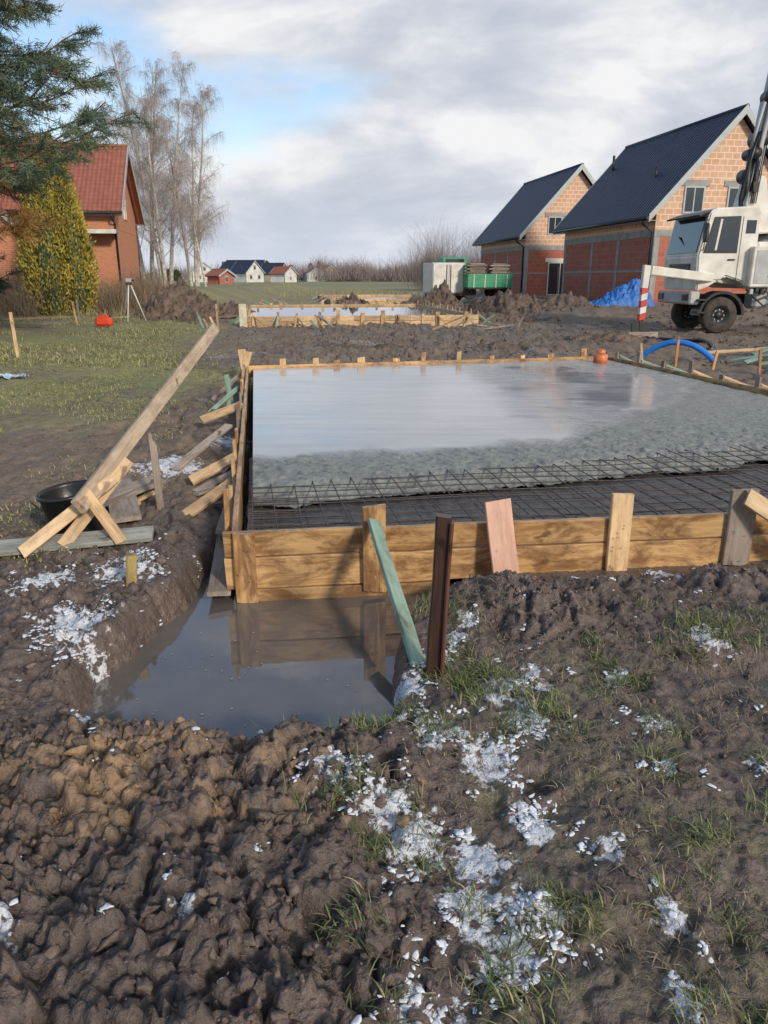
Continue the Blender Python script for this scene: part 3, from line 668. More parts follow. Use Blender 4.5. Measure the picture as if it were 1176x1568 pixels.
def house(name,loc,rz,W,Lh,zeave,zr,wallmats,roofm,ring=True,og=.5,wins=(),swins=()):
    h=empty(name,loc,rz); ov=.5; hw=W-ov; sl=(zr-zeave)/W; ze_w=zeave+sl*ov-.18; zrr=zr-.2
    y0=og;y1=Lh-og; lower,upper=wallmats
    split=zeave-.75
    prism('wall_lower',h,[(-hw,-.6),(hw,-.6),(hw,split),(-hw,split)],y0,y1,lower)
    prism('ring_beam',h,[(-hw-.012,split+.002),(hw+.012,split+.002),(hw+.012,split+.28),(-hw-.012,split+.28)],y0-.012,y1+.012,CONCG if ring else lower)
    prism('wall_upper',h,[(-hw,split+.282),(hw,split+.282),(hw,ze_w),(0,zrr),(-hw,ze_w)],y0,y1,upper)
    slope('roof_left',h,-W,zeave,-.0,zr,0,Lh,.16,roofm); slope('roof_right',h,W,zeave,.0,zr,0,Lh,.16,roofm)
    for s in(-1,1):
        for yy in(-.035,Lh+.005):
            V=[(s*(W+.03),zeave-.20),(s*(W+.03),zeave+.12),(0,zr+.15),(0,zr-.21)]
            prism('verge_fascia',h,V,yy,yy+.03,FASC)
        prism('soffit',h,[(s*(W-.01),zeave-.13),(s*(W-.01),zeave-.11),(s*hw,zeave-.11),(s*hw,zeave-.13)],.0,Lh,FASC)
        tube('gutter',h,[(s*(W+.07),-.02,zeave-.03),(s*(W+.07),Lh+.02,zeave-.05)],.07,DARKM,8)
        tube('downpipe',h,[(s*(W+.07),.5,zeave-.08),(s*(W+.02),.5,zeave-.25),(s*(hw+.07),.45,zeave-.55),(s*(hw+.07),.45,-.2)],.05,DARKM,8)
    tube('ridge_cap',h,[(0,-.03,zr+.08),(0,Lh+.03,zr+.08)],.1,roofm,8)
    if ring:
        for yy in (y0+.13,(y0+y1)*.35,(y0+y1)*.62,y1-.2):
            box('concrete_column',h,(-hw-.004,yy,split/2-.3),(.02,.25,split+.58),CONCG,0)
        for xx in(-hw+.13,hw-.13): box('concrete_column',h,(xx,y0-.004,split/2-.3),(.25,.02,split+.58),CONCG,0)
        prism('mortar_band',h,[(-hw-.006,split*.48),(hw+.006,split*.48),(hw+.006,split*.48+.09),(-hw-.006,split*.48+.09)],y0-.006,y1+.006,CONCG)
    for wn in wins: window(h,wn[0],wn[1],wn[2],wn[3],y0-.02,*wn[4:])
    for wn in swins: window(h,wn[0],wn[1],wn[2],wn[3],-hw-.02,FASC,'x')
    return h
RZ=math.radians(9.6)
hB=house('brick_house',(15.2,34.8,.45),RZ,3.9,10.65,3.60,7.9,(B_RED,B_PALE),R_DARK,True,.35,[(-1.75,4.35,.95,1.1),(.3,4.35,.95,1.1),(1.6,1.4,1.4,1.4)])
hA=house('brick_house',(12.6,51.7,.45),RZ,3.9,10.65,3.60,7.9,(B_RED,B_PALE),R_DARK,True,.35,[(-1.45,4.35,.95,1.1),(.9,4.35,.95,1.1),(-.9,1.05,1.7,2.1,WHITE),(1.5,1.3,.9,1.3)])
tube('vent_pipe',hB,[(-1.2,9.6,6.5),(-1.2,9.6,7.4)],.07,DARKM,8)
tube('vent_pipe',hB,[(-2.2,3.0,5.3),(-2.2,3.0,6.0)],.06,DARKM,8)
g=empty('scaffold_props')
for k,(a,c) in enumerate([(10.4,46.5),(10.7,46.3),(11.0,46.0)]): board('prop',g,(a,c,.4),(a+.1,c+.6,2.2),.08,.04,W_OLD,(0,-1,0))
hL=house('brick_house',(-13.55,43.3,.75),RZ-math.radians(90)+math.pi,4.05,7.6,3.9,7.35,(B_OLD,B_OLD),R_RED,False,.45,[(-.2,4.2,.7,.8,WHITE)])
box('entrance_canopy',hL,(-4.05,1.2,3.0),(1.1,1.8,.12),CONCG)
box('canopy_edge',hL,(-4.6,1.2,2.98),(.04,1.84,.2),WHITE)
box('plinth',hL,(0,3.9,-.35),(7.2,6.9,.5),CONCG)
box('chimney',hL,(.6,4.6,7.5),(.6,.5,1.0),B_OLD)
window(hL,2.2,1.8,.9,1.1,-3.57,WHITE,'x'); window(hL,5.4,1.8,1.0,1.2,-3.57,WHITE,'x')
w2=house('brick_house',(-19.0,37.0,.9),RZ,2.4,8,2.6,4.5,(B_OLD,B_OLD),R_RED,False,.3,[(0,1.3,.9,1.0,WHITE)])
WALLW=simple('white_render_wall',(.75,.74,.7),None,.8,.5,0); WALLT=simple('tan_render_wall',(.5,.42,.33),None,.8,.5,0)
for (a,c,Wd,Ln,ze,zr_,wm,rm_,rz) in [(-43,262,4.4,9,2.8,6.8,WALLW,R_DARK,.9),(-36,285,4.5,9,2.8,6.5,WALLT,R_DARK,1.2),(-53,290,5,9,2.8,7,WALLT,R_DARK,.9),(-31,262,3.6,7,2.6,5,WALLW,R_RED,1.0),(-26,300,4,9,2.6,5,WALLW,R_DARK,.3),(-62,270,4.5,9,3,6.5,WALLW,R_RED,.2),(-47,310,5,16,3,8,WALLT,R_DARK,1.4),(-30,150,2.4,4,1.8,3.0,B_RED,R_RED,1.0),(-21,310,5,10,3,6,WALLT,R_RED,.6)]:
    house('distant_house',(a,c,0),rz,Wd,Ln,ze,zr_,(wm,wm),rm_,False,.4,[(-1.8,1.6,1,1.2),(1.8,1.6,1,1.2),(0,zr_-2.2,1,1.1)] if Wd>4 else [(0,1.2,.8,.9)])
print('build t',time.time()-T0)
# ------------------------------------------------------------ trees
BARK_B=simple('birch_bark',(.66,.62,.56),(.26,.24,.21),.8,7,.2)
TWIG_B=simple('birch_twigs',(.42,.35,.31),(.30,.25,.22),.8,2,0)
BARK_P=simple('pine_bark',(.17,.10,.065),(.08,.05,.035),.9,8,.5)
def birch(name,x,y,H_,ntr,spread,seed,lean=0,tw=1.0):
    r=np.random.RandomState(seed); e=empty(name,(0,0,0)); zb=hz(x,y)
    tr=Acc(); P3=[];W3=[]
    for k in range(ntr):
        a=r.uniform(0,6.28); L=H_*r.uniform(.8,1) if k else H_; off=spread*(.0 if ntr==1 else 1)
        n=16; t=np.linspace(0,1,n)
        bx=x+.25*math.cos(a)*(ntr>1)+math.cos(a)*off*t**1.2+lean*t+.12*np.cumsum(r.normal(0,.5,n))*.5*t
        by=y+.25*math.sin(a)*(ntr>1)+math.sin(a)*off*t**1.2+.12*np.cumsum(r.normal(0,.5,n))*.5*t
        bz=zb-.1+L*t
        tr.tube(np.column_stack([bx,by,bz]),.12*(1-t)**.8*(H_/13)+.012,7)
        nb=int(36*tw)
        for q in range(nb):
            s=r.uniform(.16,.97); i0=s*(n-1); i1=int(i0); f=i0-i1; i2=min(i1+1,n-1)
            p=np.array([bx[i1]*(1-f)+bx[i2]*f,by[i1]*(1-f)+by[i2]*f,bz[i1]*(1-f)+bz[i2]*f])
            ba=r.uniform(0,6.28); bl=L*.24*(1.12-s)*r.uniform(.6,1.15)+.35; up=r.uniform(.9,1.6)
            m_=7; tt=np.linspace(0,1,m_)
            d=np.array([math.cos(ba),math.sin(ba),0])
            bp=p+d*(bl*tt**.9)[:,None]+np.array([0,0,1])*(bl*up*(tt-.38*tt**2.2))[:,None]+r.normal(0,.03,(m_,3))*tt[:,None]
            tr.tube(bp,.024*(1-tt)*(1.1-s)+.006,4)
            for u in range(18):
                tq=r.uniform(.15,1); j0=tq*(m_-1); j1=int(min(j0,m_-2)); f=j0-j1
                c=bp[j1]*(1-f)+bp[j1+1]*f
                a2=r.uniform(0,6.28); l2=r.uniform(.4,1.0)*bl*.45+.25; dr=r.uniform(.1,.9)
                q3=np.linspace(0,1,5)
                tp=c+np.array([math.cos(a2),math.sin(a2),0])*(l2*.6*q3**.7)[:,None]+np.array([0,0,1])*(l2*(.55*q3-dr*q3**2*1.5))[:,None]
                P3.append(tp);W3.append(.012*(1-q3)+.004)
                for v_ in range(5):
                    jj=r.randint(1,5); c2=tp[jj]; a3=r.uniform(0,6.28); l3=r.uniform(.25,.8)
                    tp2=c2+np.array([math.cos(a3),math.sin(a3),0])*(l3*.4*q3**.7)[:,None]+np.array([0,0,1])*(l3*(.3*q3-1.2*q3**2))[:,None]
                    P3.append(tp2);W3.append(.006*(1-q3)+.0035)
    tr.make('trunk_and_limbs',BARK_B,e)
    V,F=ribbons(np.array(P3),np.array(W3),seed); np_mesh('twigs',V,F,TWIG_B,e)
birch('birch_tree',-14.2,51,14.2,4,1.8,3); birch('birch_tree',-16.0,53,13.7,3,1.5,9,tw=.9); birch('birch_tree',-11.2,49,7.2,1,0,12,lean=-1.0,tw=.5)
birch('birch_tree',-12.9,53,12.6,3,1.4,19,tw=.9)
def leafmat(name,stops,rough=.6):
    m,nt,b=newmat(name); g=nd(nt,'ShaderNodeNewGeometry'); n=noise(nt,coords(nt),.9,3)
    f=math_(nt,'MULTIPLY_ADD',g.outputs['Random Per Island'],.5,math_(nt,'MULTIPLY_ADD',n,1.4,-.45))
    setp(nt,b,Base_Color=ramp(nt,f,stops),Roughness=rough); return m
LP=leafmat('pine_needles',[(0,(.035,.06,.04)),(.4,(.08,.125,.08)),(.75,(.15,.20,.11)),(1,(.42,.24,.07))])
LT=leafmat('thuja_foliage',[(0,(.14,.125,.03)),(.4,(.34,.28,.05)),(.8,(.55,.44,.07)),(1,(.62,.5,.1))])
LO=leafmat('larch_foliage',[(0,(.24,.12,.03)),(.5,(.46,.24,.07)),(1,(.55,.36,.11))])
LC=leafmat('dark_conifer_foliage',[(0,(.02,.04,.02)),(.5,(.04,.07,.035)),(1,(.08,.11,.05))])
def pine(name,x,y,H_,z0,rmax,seed,mat,nl=42,nee=26,droop=.1,nw=1.0,side=15):
    r=np.random.RandomState(seed); e=empty(name); zb=hz(x,y)
    tr=Acc(); t=np.linspace(0,1,10)
    tr.tube(np.column_stack([x+.1*np.sin(t*5),y+0*t,zb-.1+H_*t]),.2*(1-t)+.03,8)
    C=[];D=[]
    for k in range(nl):
        s=(k+r.rand())/nl; z=zb+z0+(H_-z0)*s*.98; L=rmax*(1-s)**.5*r.uniform(.65,1.15)+.3; a=k*2.4+r.uniform(-.4,.4)
        m_=9;tt=np.linspace(0,1,m_); d=np.array([math.cos(a),math.sin(a),0])
        bp=np.array([x,y,z])+d*(L*tt)[:,None]+np.array([0,0,1])*(L*(.15*tt-droop*tt**1.5+.25*tt**3))[:,None]+r.normal(0,.06,(m_,3))*tt[:,None]
        tr.tube(bp,.045*(1-tt)+.01,5)
        for u in range(side):
            tq=r.uniform(.2,1); j0=tq*(m_-1); j1=int(min(j0,m_-2)); c=bp[j1]+(bp[j1+1]-bp[j1])*(j0-j1)
            sd=np.array([-d[1],d[0],0])*r.choice([-1,1]); l2=L*.32*r.uniform(.4,1)*(1.2-.7*tq)+.15
            q3=np.linspace(0,1,4); dd=sd*.8+d*.8+np.array([0,0,r.uniform(-.45,.4)])
            tp=c+dd*(l2*q3)[:,None]; tr.tube(tp,.012*(1-q3)+.005,3)
            for q in np.linspace(.25,1,5): C.append(c+dd*l2*q); D.append(dd/np.linalg.norm(dd))
    tr.make('trunk_and_limbs',BARK_P,e)
    C=np.array(C);D=np.array(D); N=len(C)*nee
    c=np.repeat(C,nee,0)+r.normal(0,.045,(N,3)); dn=np.repeat(D,nee,0)*.5+r.normal(0,.6,(N,3))+np.array([0,0,-.05]); dn/=np.linalg.norm(dn,axis=1)[:,None]
    l=r.uniform(.09,.22,N)*nw; P=np.stack([c,c+dn*l[:,None]*.5,c+dn*l[:,None]],1)
    V,F=ribbons(P,np.broadcast_to(np.array([.012,.014,.003])*nw,(N,3)),seed); np_mesh('needles',V,F,mat,e)
pine('pine_tree',-10.3,18.6,13.5,3.8,3.9,5,LP,64,26,.12,1.0,18)
pine('pine_tree',-13.0,22.5,13,3.6,4.4,6,LP,60,16,.1,1.3,18)
pine('larch_tree',-11.3,20.0,8.0,2.6,2.2,8,LO,36,14,.25,1.2,14)
pine('larch_tree',-15.4,26,7.0,1.0,2.6,18,LC,30,12,.2,1.5,14)
def thuja(name,x,y,lobes,mat,seed,n=26000,ls=.13,zb=None):
    r=np.random.RandomState(seed); e=empty(name); zb=hz(x,y) if zb is None else zb
    P=[]; tot=sum(l[3]*l[2] for l in lobes)
    tube('trunk',e,[(x,y,zb-.2),(x,y,zb+2)],.12,BARK_P,8)
    for (dx,dy,rr,hh) in lobes:
        k=int(n*rr*hh/tot); t=r.rand(k)**.9; a=r.uniform(0,6.28,k)
        prof=np.sin(np.clip(t,.02,1)**.55*np.pi)**.75
        lump=1+.6*fbm(a*2.2+seed,t*9,3,seed)+.12*r.normal(size=k)
        rad=rr*prof*lump*np.where(r.rand(k)<.8,r.uniform(.85,1.05,k),r.uniform(.4,.85,k))
        c=np.stack([x+dx+rad*np.cos(a),y+dy+rad*np.sin(a),zb+hh*t],-1)
        d=np.stack([np.cos(a)*.6,np.sin(a)*.6,np.ones(k)],-1)+r.normal(0,.35,(k,3)); d/=np.linalg.norm(d,axis=1)[:,None]
        l=ls*r.uniform(.6,1.4,k)[:,None]; P.append(np.stack([c,c+d*l*.5,c+d*l],1)); 
    P=np.concatenate(P); V,F=ribbons(P,np.broadcast_to(np.array([.03,.06,.01]),(len(P),3))*(ls/.13),seed); np_mesh('foliage',V,F,mat,e)
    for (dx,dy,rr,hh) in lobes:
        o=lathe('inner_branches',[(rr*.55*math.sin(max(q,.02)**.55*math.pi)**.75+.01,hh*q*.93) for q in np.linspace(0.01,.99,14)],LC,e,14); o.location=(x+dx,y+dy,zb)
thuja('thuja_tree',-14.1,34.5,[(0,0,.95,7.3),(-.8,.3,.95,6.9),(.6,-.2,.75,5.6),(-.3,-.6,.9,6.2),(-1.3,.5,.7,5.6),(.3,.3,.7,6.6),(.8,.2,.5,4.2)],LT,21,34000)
def twmat(name,c1,c2):
    m,nt,b=newmat(name); g=nd(nt,'ShaderNodeNewGeometry'); setp(nt,b,Base_Color=ramp(nt,g.outputs['Random Per Island'],[(0,c1),(1,c2)]),Roughness=.85); return m
DRY=twmat('dry_stalks',(.11,.08,.055),(.36,.26,.17)); DRYG=twmat('dry_reed',(.22,.2,.09),(.42,.36,.2)); TWD=twmat('distant_twigs',(.20,.16,.15),(.34,.28,.26))
def shrubs(name,pts,n,hh,sp,wd,mat,seed,fan=.5):
    r=np.random.RandomState(seed); N=len(pts)*n; p=np.repeat(np.array(pts),n,0)
    x=p[:,0]+r.normal(0,sp,N);y=p[:,1]+r.normal(0,sp,N);z=height(x,y)-.05; sc=np.repeat(r.uniform(.45,1.15,len(pts)),n)
    a=r.uniform(0,6.28,N);l=hh*sc*r.uniform(.3,1,N); f=fan*r.rand(N)
    z=z+r.rand(N)*l*.55
    q=np.linspace(0,1,4)[None]
    P=np.stack([x[:,None]+np.cos(a)[:,None]*(f*l)[:,None]*q**1.3,y[:,None]+np.sin(a)[:,None]*(f*l)[:,None]*q**1.3,z[:,None]+l[:,None]*(q-.25*f[:,None]*q*q)],-1)
    W=wd*(1.05-q)*r.uniform(.5,1.2,(N,1)); V,F=ribbons(P,W,seed); np_mesh(name,V,F,mat)
P_=[(random.uniform(-26,-10.5),random.uniform(34.5,38.5)) for _ in range(130)]+[(random.uniform(-24,-14),random.uniform(32,36)) for _ in range(50)]
shrubs('dry_bushes',P_,140,1.6,.4,.018,DRY,31,1.1)
P_=[(random.uniform(-26,-7.5),random.uniform(33.5,37)) for _ in range(110)]
shrubs('dry_reeds',P_,40,.5,.45,.018,DRYG,32,.7)
P_=[(random.uniform(-11,3),random.uniform(60,95)) for _ in range(50)]
shrubs('dry_field_weeds',P_,50,.5,1.0,.03,DRYG,35,.7)
P_=[(x+random.uniform(-1.5,1.5),random.uniform(300,330)+8*math.sin(x)) for x in np.linspace(-32,42,70)]
shrubs('distant_bare_trees',P_,260,8,2.4,.13,TWD,33,.9)
P_=[(x+random.uniform(-.6,.6),random.uniform(92,104)) for x in np.linspace(5.0,26,14)]
shrubs('distant_bare_trees',P_,700,6.6,1.3,.03,TWD,34,.95)
P_=[(x,random.uniform(500,600)) for x in np.linspace(-260,280,190)]
shrubs('distant_tree_line',P_,130,9,4,.4,TWD,37,.5)
for k in range(20):
    a=random.uniform(-95,-22); thuja('conifer_tree',a,random.uniform(320,420),[(0,0,random.uniform(1.5,2.6),random.uniform(4,8.5)),(2.5,1,1.6,4)],LC,50+k,900,.9,0.0)
print('trees t',time.time()-T0)
# ------------------------------------------------------------ vehicles
def wheel(par,x,y,z,r,w,name='wheel'):
    e=bpy.data.objects.new(name,None); link(e,par); e.location=(x,y,z); e.rotation_euler=(math.pi/2,0,0)
    lathe('tyre',[(r*.55,-w/2),(r*.9,-w/2),(r*.98,-w*.38),(r,-w*.2),(r,w*.2),(r*.98,w*.38),(r*.9,w/2),(r*.55,w/2)],TYRE,e,28)
    lathe('rim',[(0,w*.30),(r*.18,w*.30),(r*.22,w*.12),(r*.42,w*.1),(r*.5,w*.45),(r*.57,w*.47),(r*.57,-w*.4),(0,-w*.4)],DARKM,e,24)
    for k in range(8):
        a=k*math.pi/4; box('wheel_nut',e,(r*.3*math.cos(a),r*.3*math.sin(a),w*.15),(.035,.035,.05),GREYP,0)
RT=math.radians(3)
tk=empty('concrete_pump_truck',(9.75,22.3,hz(9.75,22.3)+.03),RT)
PM[tk.name]=MT=Matrix.Translation(tk.location)@Matrix.Rotation(RT,4,'Z')
prism('cab',tk,[(-.80,1.2),(-.88,2.15),(-.66,3.3),(-.5,3.42),(.7,3.47),(.80,3.35),(.85,1.3),(.68,1.25),(.5,1.45),(0,1.6),(-.5,1.3)],0,2.3,WHITE,.04)
prism('side_window',tk,[(-.68,2.3),(-.5,3.12),(.18,3.15),(.18,2.3)],-.008,.1,GLASS)
prism('window_pillar',tk,[(-.42,2.3),(-.36,2.3),(-.28,3.13),(-.34,3.13)],-.016,-.009,WHITE)
prism('window_seal',tk,[(-.74,2.22),(-.53,3.18),(.24,3.21),(.24,2.22)],-.004,.05,BLACKP)
prism('door_seam',tk,[(.30,1.5),(.315,1.5),(.315,3.2),(.30,3.2)],-.006,.02,BLACKP)
prism('door_seam',tk,[(-.5,1.5),(.3,1.5),(.3,1.515),(-.5,1.515)],-.006,.02,BLACKP)
prism('rear_side_window',tk,[(.42,2.75),(.42,3.1),(.7,3.1),(.7,2.75)],-.008,.05,GLASS)
prism('windscreen',tk,[(-.885,2.25),(-.87,2.25),(-.69,3.2),(-.705,3.2)],.15,2.15,GLASS)
box('wiper',tk,(-.83,1.1,2.5),(.03,.9,.03),BLACKP,0,(.5,0,0))
prism('sun_visor',tk,[(-.93,3.2),(-.62,3.33),(-.62,3.37),(-.96,3.24)],.05,2.25,DARKM)
box('grille',tk,(-.87,1.15,1.75),(.05,1.4,.4),DARKM); box('bumper',tk,(-.82,1.15,1.0),(.3,2.3,.36),GREYP,.04)
box('headlight',tk,(-.98,.3,1.02),(.05,.35,.18),GLASS); box('headlight',tk,(-.98,2.0,1.02),(.05,.35,.18),GLASS)
box('side_mirror',tk,(-.85,-.28,2.75),(.1,.2,.5),DARKM,.03); tube('mirror_arm',tk,[(-.7,0,3.1),(-.85,-.25,3.1),(-.85,-.25,2.4),(-.75,0,2.3)],.015,DARKM,6)
box('door_handle',tk,(.1,-.02,2.05),(.2,.03,.04),DARKM,0)
for z_,x_ in((.6,-.62),(.95,-.62)): box('cab_step',tk,(x_,.05,z_),(.3,.35,.05),DARKM)
V=[(-.68*math.cos(t),.52+.68*math.sin(t)) for t in np.linspace(0,math.pi,14)]; V2=[(-.6*math.cos(t),.52+.6*math.sin(t)) for t in np.linspace(math.pi,0,14)]
prism('wheel_arch',tk,V+V2,-.03,.5,BLACKP)
for xw in(0,3.9,5.25):
    for yw in(.17,2.1): wheel(tk,xw,yw,.52,.52,.32)
for yw in(.75,1.65): box('chassis_rail',tk,(3,yw,.95),(7.4,.12,.28),DARKM)
for xw in(0,3.9,5.25): box('axle',tk,(xw,1.2,.52),(.16,2.0,.16),DARKM)
box('equipment_box',tk,(1.15,.15,1.85),(1.1,.8,1.1),WHITE,.03); box('equipment_door',tk,(1.15,-.255,1.85),(.9,.012,.9),GREYP,.004)
for q in range(6): box('louvre',tk,(1.3,-.27,1.6+.09*q),(.4,.02,.03),DARKM,0)
for q in range(7): box('vent_slat',tk,(2.3,-.12,1.45+.11*q),(.9,.03,.05),GREYP,0)
box('fuel_tank',tk,(1.35,.25,.95),(.9,.6,.5),GREYP,.08); box('air_tank',tk,(2.3,.2,.95),(.7,.35,.35),DARKM,.1); box('tool_box',tk,(2.6,.3,1.75),(1.8,.7,.85),WHITE,.03)
for k in range(6): box('valve_block',tk,(.72+.17*k,-.14+.02*(k%3),1.18+.06*(k%2)),(.11,.14,.15),random.choice([DARKM,GREYP]),.02)
tube('air_hose',tk,[(.6,-.1,1.25),(.9,-.2,.95),(1.3,-.18,1.1),(1.7,-.15,.85)],.03,BLACKP,6)
tube('air_hose',tk,[(.7,-.12,1.15),(1.1,-.22,.8),(1.6,-.2,.95),(2.1,-.15,.75)],.025,BLACKP,6)
BX=-.5   # boom group offset along the chassis
box('turret_base',tk,(1.6,1.2,1.9),(1.2,1.7,1.3),WHITE,.06)
lathe('slew_ring',[(0,2.4),(.62,2.4),(.62,2.65),(.5,2.7),(.48,2.95),(0,2.95)],DARKM,tk,24).location=(1.6+BX*.5,1.2,0)
prism('turret_head',tk,[(x_+BX,z_) for x_,z_ in [(1.05,2.85),(2.0,2.85),(1.95,3.6),(1.75,4.35),(1.35,4.35),(1.15,3.5)]],.85,1.5,WHITE,.04)
prism('turret_arm',tk,[(x_+BX,z_) for x_,z_ in [(.75,2.95),(.95,2.72),(2.0,2.8),(1.9,3.15),(1.1,3.25)]],.6,.85,WHITE,.03)
def tk_w(p): return MT@Vector(p)
def beam(nm,p0,p1,w,t,mat): return board(nm,tk,tk_w(p0),tk_w(p1),w,t,mat,(0,1,0),0)
def bp(x_,y_,z_): return (x_+BX,y_,z_)
beam('boom_lower',bp(1.45,1.15,3.7),bp(1.65,1.15,6.4),.34,.32,GREYP)
beam('boom_middle',bp(1.62,1.15,6.3),bp(2.0,1.15,10.2),.24,.24,GREYP)
beam('boom_upper',bp(1.98,1.15,10.1),bp(5.8,1.15,12.6),.2,.2,WHITE)
beam('boom_parallel',bp(1.2,.75,5.2),bp(1.4,.75,3.9),.18,.2,DARKM)
beam('boom_parallel_upper',bp(1.3,.8,4.4),bp(1.85,.8,8.6),.11,.14,DARKM)
for (p,s) in (((1.25,.95,4.35),.40),((1.45,.95,5.3),.42),((1.62,.95,6.4),.36),((1.2,.8,4.9),.3),((1.85,.9,8.7),.26)):
    lathe('boom_joint',[(0,-.3),(s/2,-.3),(s/2,.3),(0,.3)],DARKM,tk,16).matrix_local=Matrix.Translation(bp(*p))@Matrix.Rotation(math.pi/2,4,'X')
tube('hydraulic_cylinder',tk,[bp(1.15,.7,3.1),bp(1.1,.7,5.0)],.08,DARKM,10); tube('hydraulic_rod',tk,[bp(1.1,.7,5.0),bp(1.35,.75,6.2)],.045,GREYP,8)
tube('delivery_pipe',tk,[bp(*p) for p in [(1.35,.6,2.6),(1.1,.6,3.6),(1.3,.65,4.6),(1.5,.65,6.2),(1.9,.75,9.8),(2.7,.75,10.9),(5.6,.75,12.7)]],.065,GREYP,10)
tube('rubber_hose',tk,[bp(*p) for p in [(.95,.45,2.9),(.85,.42,3.7),(.95,.42,4.6),(1.15,.5,5.3),(1.3,.6,4.6),(1.2,.6,3.9)]],.055,BLACKP,8)
for q in range(4): tube('hydraulic_line',tk,[bp(1.35+.05*q,.78,3.6),bp(1.5+.05*q,.86,5.6),bp(1.8+.03*q,.9,9)],.015,BLACKP,5)
LG=(-2.85,-1.35)
beam('outrigger_arm',(1.0,.9,1.45),(LG[0]+.1,LG[1]+.05,1.75),.24,.2,WHITE)
beam('outrigger_leg',(LG[0],LG[1],1.88),(LG[0]-.02,LG[1],1.3),.18,.17,WHITE)
for q in range(5):
    z1_=1.3-.17*q; P4=[(LG[0]-.09,z1_),(LG[0]+.07,z1_+.05),(LG[0]+.07,z1_-.115),(LG[0]-.09,z1_-.165)]
    prism('outrigger_stripe',tk,P4,LG[1]-.08,LG[1]+.08,REDPT if q%2==0 else WHITE)
beam('outrigger_ram',(LG[0]-.01,LG[1],.5),(LG[0]-.01,LG[1],.2),.09,.09,DARKM)
beam('outrigger_foot',(LG[0]-.25,LG[1],.19),(LG[0]+.25,LG[1],.19),.4,.06,DARKM)
for q in range(3): beam('timber_block',(LG[0]-.4,LG[1]-.18+.18*q,.09),(LG[0]+.4,LG[1]-.18+.18*q,.09),.14,.12,W_OLD)
tube('prop_rod',tk,[(1.9,-1.2,.0),(1.7,-.7,1.3)],.03,DARKM,6)
g=empty('timber_pile',(0,0,0))
for k in range(22):
    a=random.uniform(6.0,8.4);c=random.uniform(12.0,15.5);r=random.uniform(-.9,.6);l=random.uniform(1,2.6)
    board('plank',g,(a,c,.05+random.uniform(0,.1)),(a+l*math.cos(r),c+l*math.sin(r)*.6,.08+random.uniform(0,.4)),.09,.03,random.choice([W_GREEN,W_GREEN,W_NEW,W_OLD]),(0,-.4,1))
OPEG=wood('orange_peg',(.7,.34,.13),(.45,.2,.07))
for k in range(7):
    a=4.9+k*.45+random.uniform(-.1,.1);c=14.3-k*.55
    board('marker_peg',g,(a,c,-.05),(a+random.uniform(-.08,.08),c,.35+random.uniform(0,.25)),.045,.035,random.choice([W_NEW,OPEG]),(0,-1,0))
tube('blue_flexible_pipe',None,[(5.1+1.25*t,15.2-.9*t,.0+.40*math.sin(min(1,t*1.02)*math.pi)**.8) for t in np.linspace(0,1,22)],.055,BLUEP,12)
tube('pump_hose',None,[(7.3+.5*math.sin(t*3),17+2.4*t,.04+hz(7.3+.5*math.sin(t*3),17+2.4*t)) for t in np.linspace(0,2,24)],.05,BLACKP,8)
g=empty('orange_pipe_cap',(3.72,13.0,.2)); lathe('cap',[(0,.12),(.08,.15),(.12,.13),(.12,0),(.10,0)],ORP,g,20); lathe('socket',[(.08,.16),(.08,.2),(.06,.22),(0,.22)],ORP,g,16)
tp=empty('survey_tripod',(-9.5,29,hz(-9.5,29)))
for k in range(3):
    a=k*2.09+.5; tube('leg',tp,[(.05*math.cos(a),.05*math.sin(a),1.35),(.5*math.cos(a),.5*math.sin(a),0)],.025,WHITE,6)
lathe('tripod_head',[(0,1.33),(.1,1.33),(.1,1.38),(0,1.38)],DARKM,tp,12); box('level_instrument',tp,(0,0,1.48),(.22,.13,.14),GREYP,.02); tube('level_lens',tp,[(.1,0,1.48),(.2,0,1.48)],.035,DARKM,8)
g=empty('red_canister',(-9.3,25.5,hz(-9.3,25.5)-.04)); box('body',g,(0,0,.2),(.55,.3,.32),REDP,.08); tube('handle',g,[(-.12,0,.34),(-.1,0,.42),(.1,0,.42),(.12,0,.34)],.025,REDP,6); tube('spout',g,[(.2,0,.34),(.24,0,.42)],.035,BLACKP,8)
for (a,c,hh) in [(-7.35,15.2,.9),(-12.5,24,.8),(-6.3,29,.9),(-10.8,27,.8),(-5.3,24.5,.8),(-13.4,27,.7),(-11.9,30,.8)]:
    e=empty('timber_stake'); z_=hz(a,c); board('stake',e,(a,c,z_-.1),(a+random.uniform(-.1,.1),c,z_+hh),.06,.04,random.choice([W_NEW,W_OLD]),(0,-1,0))
g=empty('field_timber')
for (a,c,l) in [(-13.5,25,2.2),(-14.5,29,2.5),(-11.5,31,1.8),(-7.3,30,1.6),(-12,26,.8)]:
    z_=hz(a,c); board('plank',g,(a,c,z_+.05),(a+l,c+.4,z_+.12),.10,.04,random.choice([W_NEW,W_OLD]),(0,-.3,1))
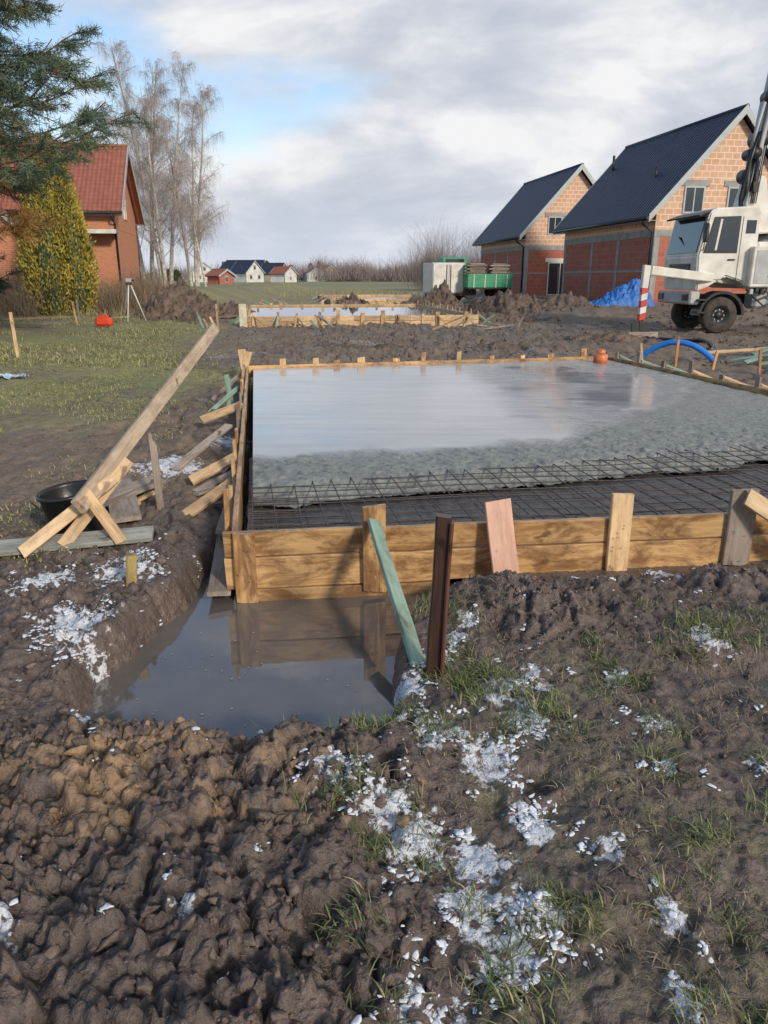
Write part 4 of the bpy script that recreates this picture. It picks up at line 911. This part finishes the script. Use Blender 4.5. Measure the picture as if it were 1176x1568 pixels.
# trailers
bt=empty('box_trailer',(3.85,46,.15),RZ)
box('box_body',bt,(0,1.5,1.4),(1.95,2.6,1.75),WHITE,.03)
for xx in(-.48,.48): box('rear_door',bt,(xx,.17,1.4),(.9,.03,1.6),WHITE,.01); box('door_bar',bt,(xx*.25,.13,1.4),(.04,.03,1.5),DARKM,0)
box('chassis',bt,(0,1.5,.45),(1.7,2.6,.12),DARKM); box('tail_light',bt,(-.8,.15,.45),(.25,.05,.12),REDPT,0); box('tail_light',bt,(.8,.15,.45),(.25,.05,.12),REDPT,0)
for xx in(-.85,.85): wheel(bt,xx,1.4,.3,.3,.2)
gt=empty('green_trailer',(6.2,45.5,.35),RZ)
box('side_board',gt,(0,0,1.05),(2.7,.06,.75),GRNPT,.01); box('side_board',gt,(0,3.9,1.05),(2.7,.06,.75),GRNPT,.01)
for xx in(-1.32,1.32): box('end_board',gt,(xx,1.95,1.05),(.06,3.8,.75),GRNPT,.01)
for xx in(-1,-.33,.33,1): box('rib',gt,(xx,-.05,1.05),(.05,.05,.75),WHITE,0)
box('load_bed',gt,(0,1.95,.62),(2.6,3.85,.08),DARKM)
for q in range(6):
    for xx in(-.7,.65): box('pallet',gt,(xx+random.uniform(-.08,.08),.9,.95+.19*q),(1.2,1.3,.09),W_OLD,.01); box('pallet_block',gt,(xx,.7,1.04+.19*q),(.9,.8,.07),W_OLD,.01)
box('rear_cab',gt,(-1.0,5.2,1.6),(1.6,1.6,1.7),GRNPT,.05); box('cab_window',gt,(-1.0,4.39,2.05),(1.2,.02,.6),GLASS,0)
for xx in(-1.0,1.0):
    for q in(.8,3.0): wheel(gt,xx,q,.4,.4,.25)
u,v_=np.meshgrid(np.linspace(-1,1,130),np.linspace(-1,1,80))
X=9.9+u*1.7+.1*fbm(v_*4,u*2,3,5);Y=33+v_*.8; Z=height(X,Y)-.04+.9*np.exp(-((u-.35)**2*2.4+v_**2*1.8))*(1+.5*fbm(u*3,v_*2,3,60))+.24*ridg(u*5,v_*3,5,61)*np.exp(-(u**2+v_**2)*.8); Z=Z-.3*ss(.75,1,np.maximum(abs(u),abs(v_)))
gridmesh('blue_tarpaulin',X,Y,Z,TARP)
u,v_=np.meshgrid(np.linspace(-1,1,50),np.linspace(-1,1,30)); X=-6.2+u*.35+.05*fbm(v_*3,u*2,2,3);Y=12.2+v_*.18
gridmesh('plastic_sheet',X,Y,height(X,Y)+.02+.09*np.abs(fbm(u*3,v_*3,3,62)),simple('pale_plastic_film',(.5,.62,.75),None,.3))
print('done t',time.time()-T0)
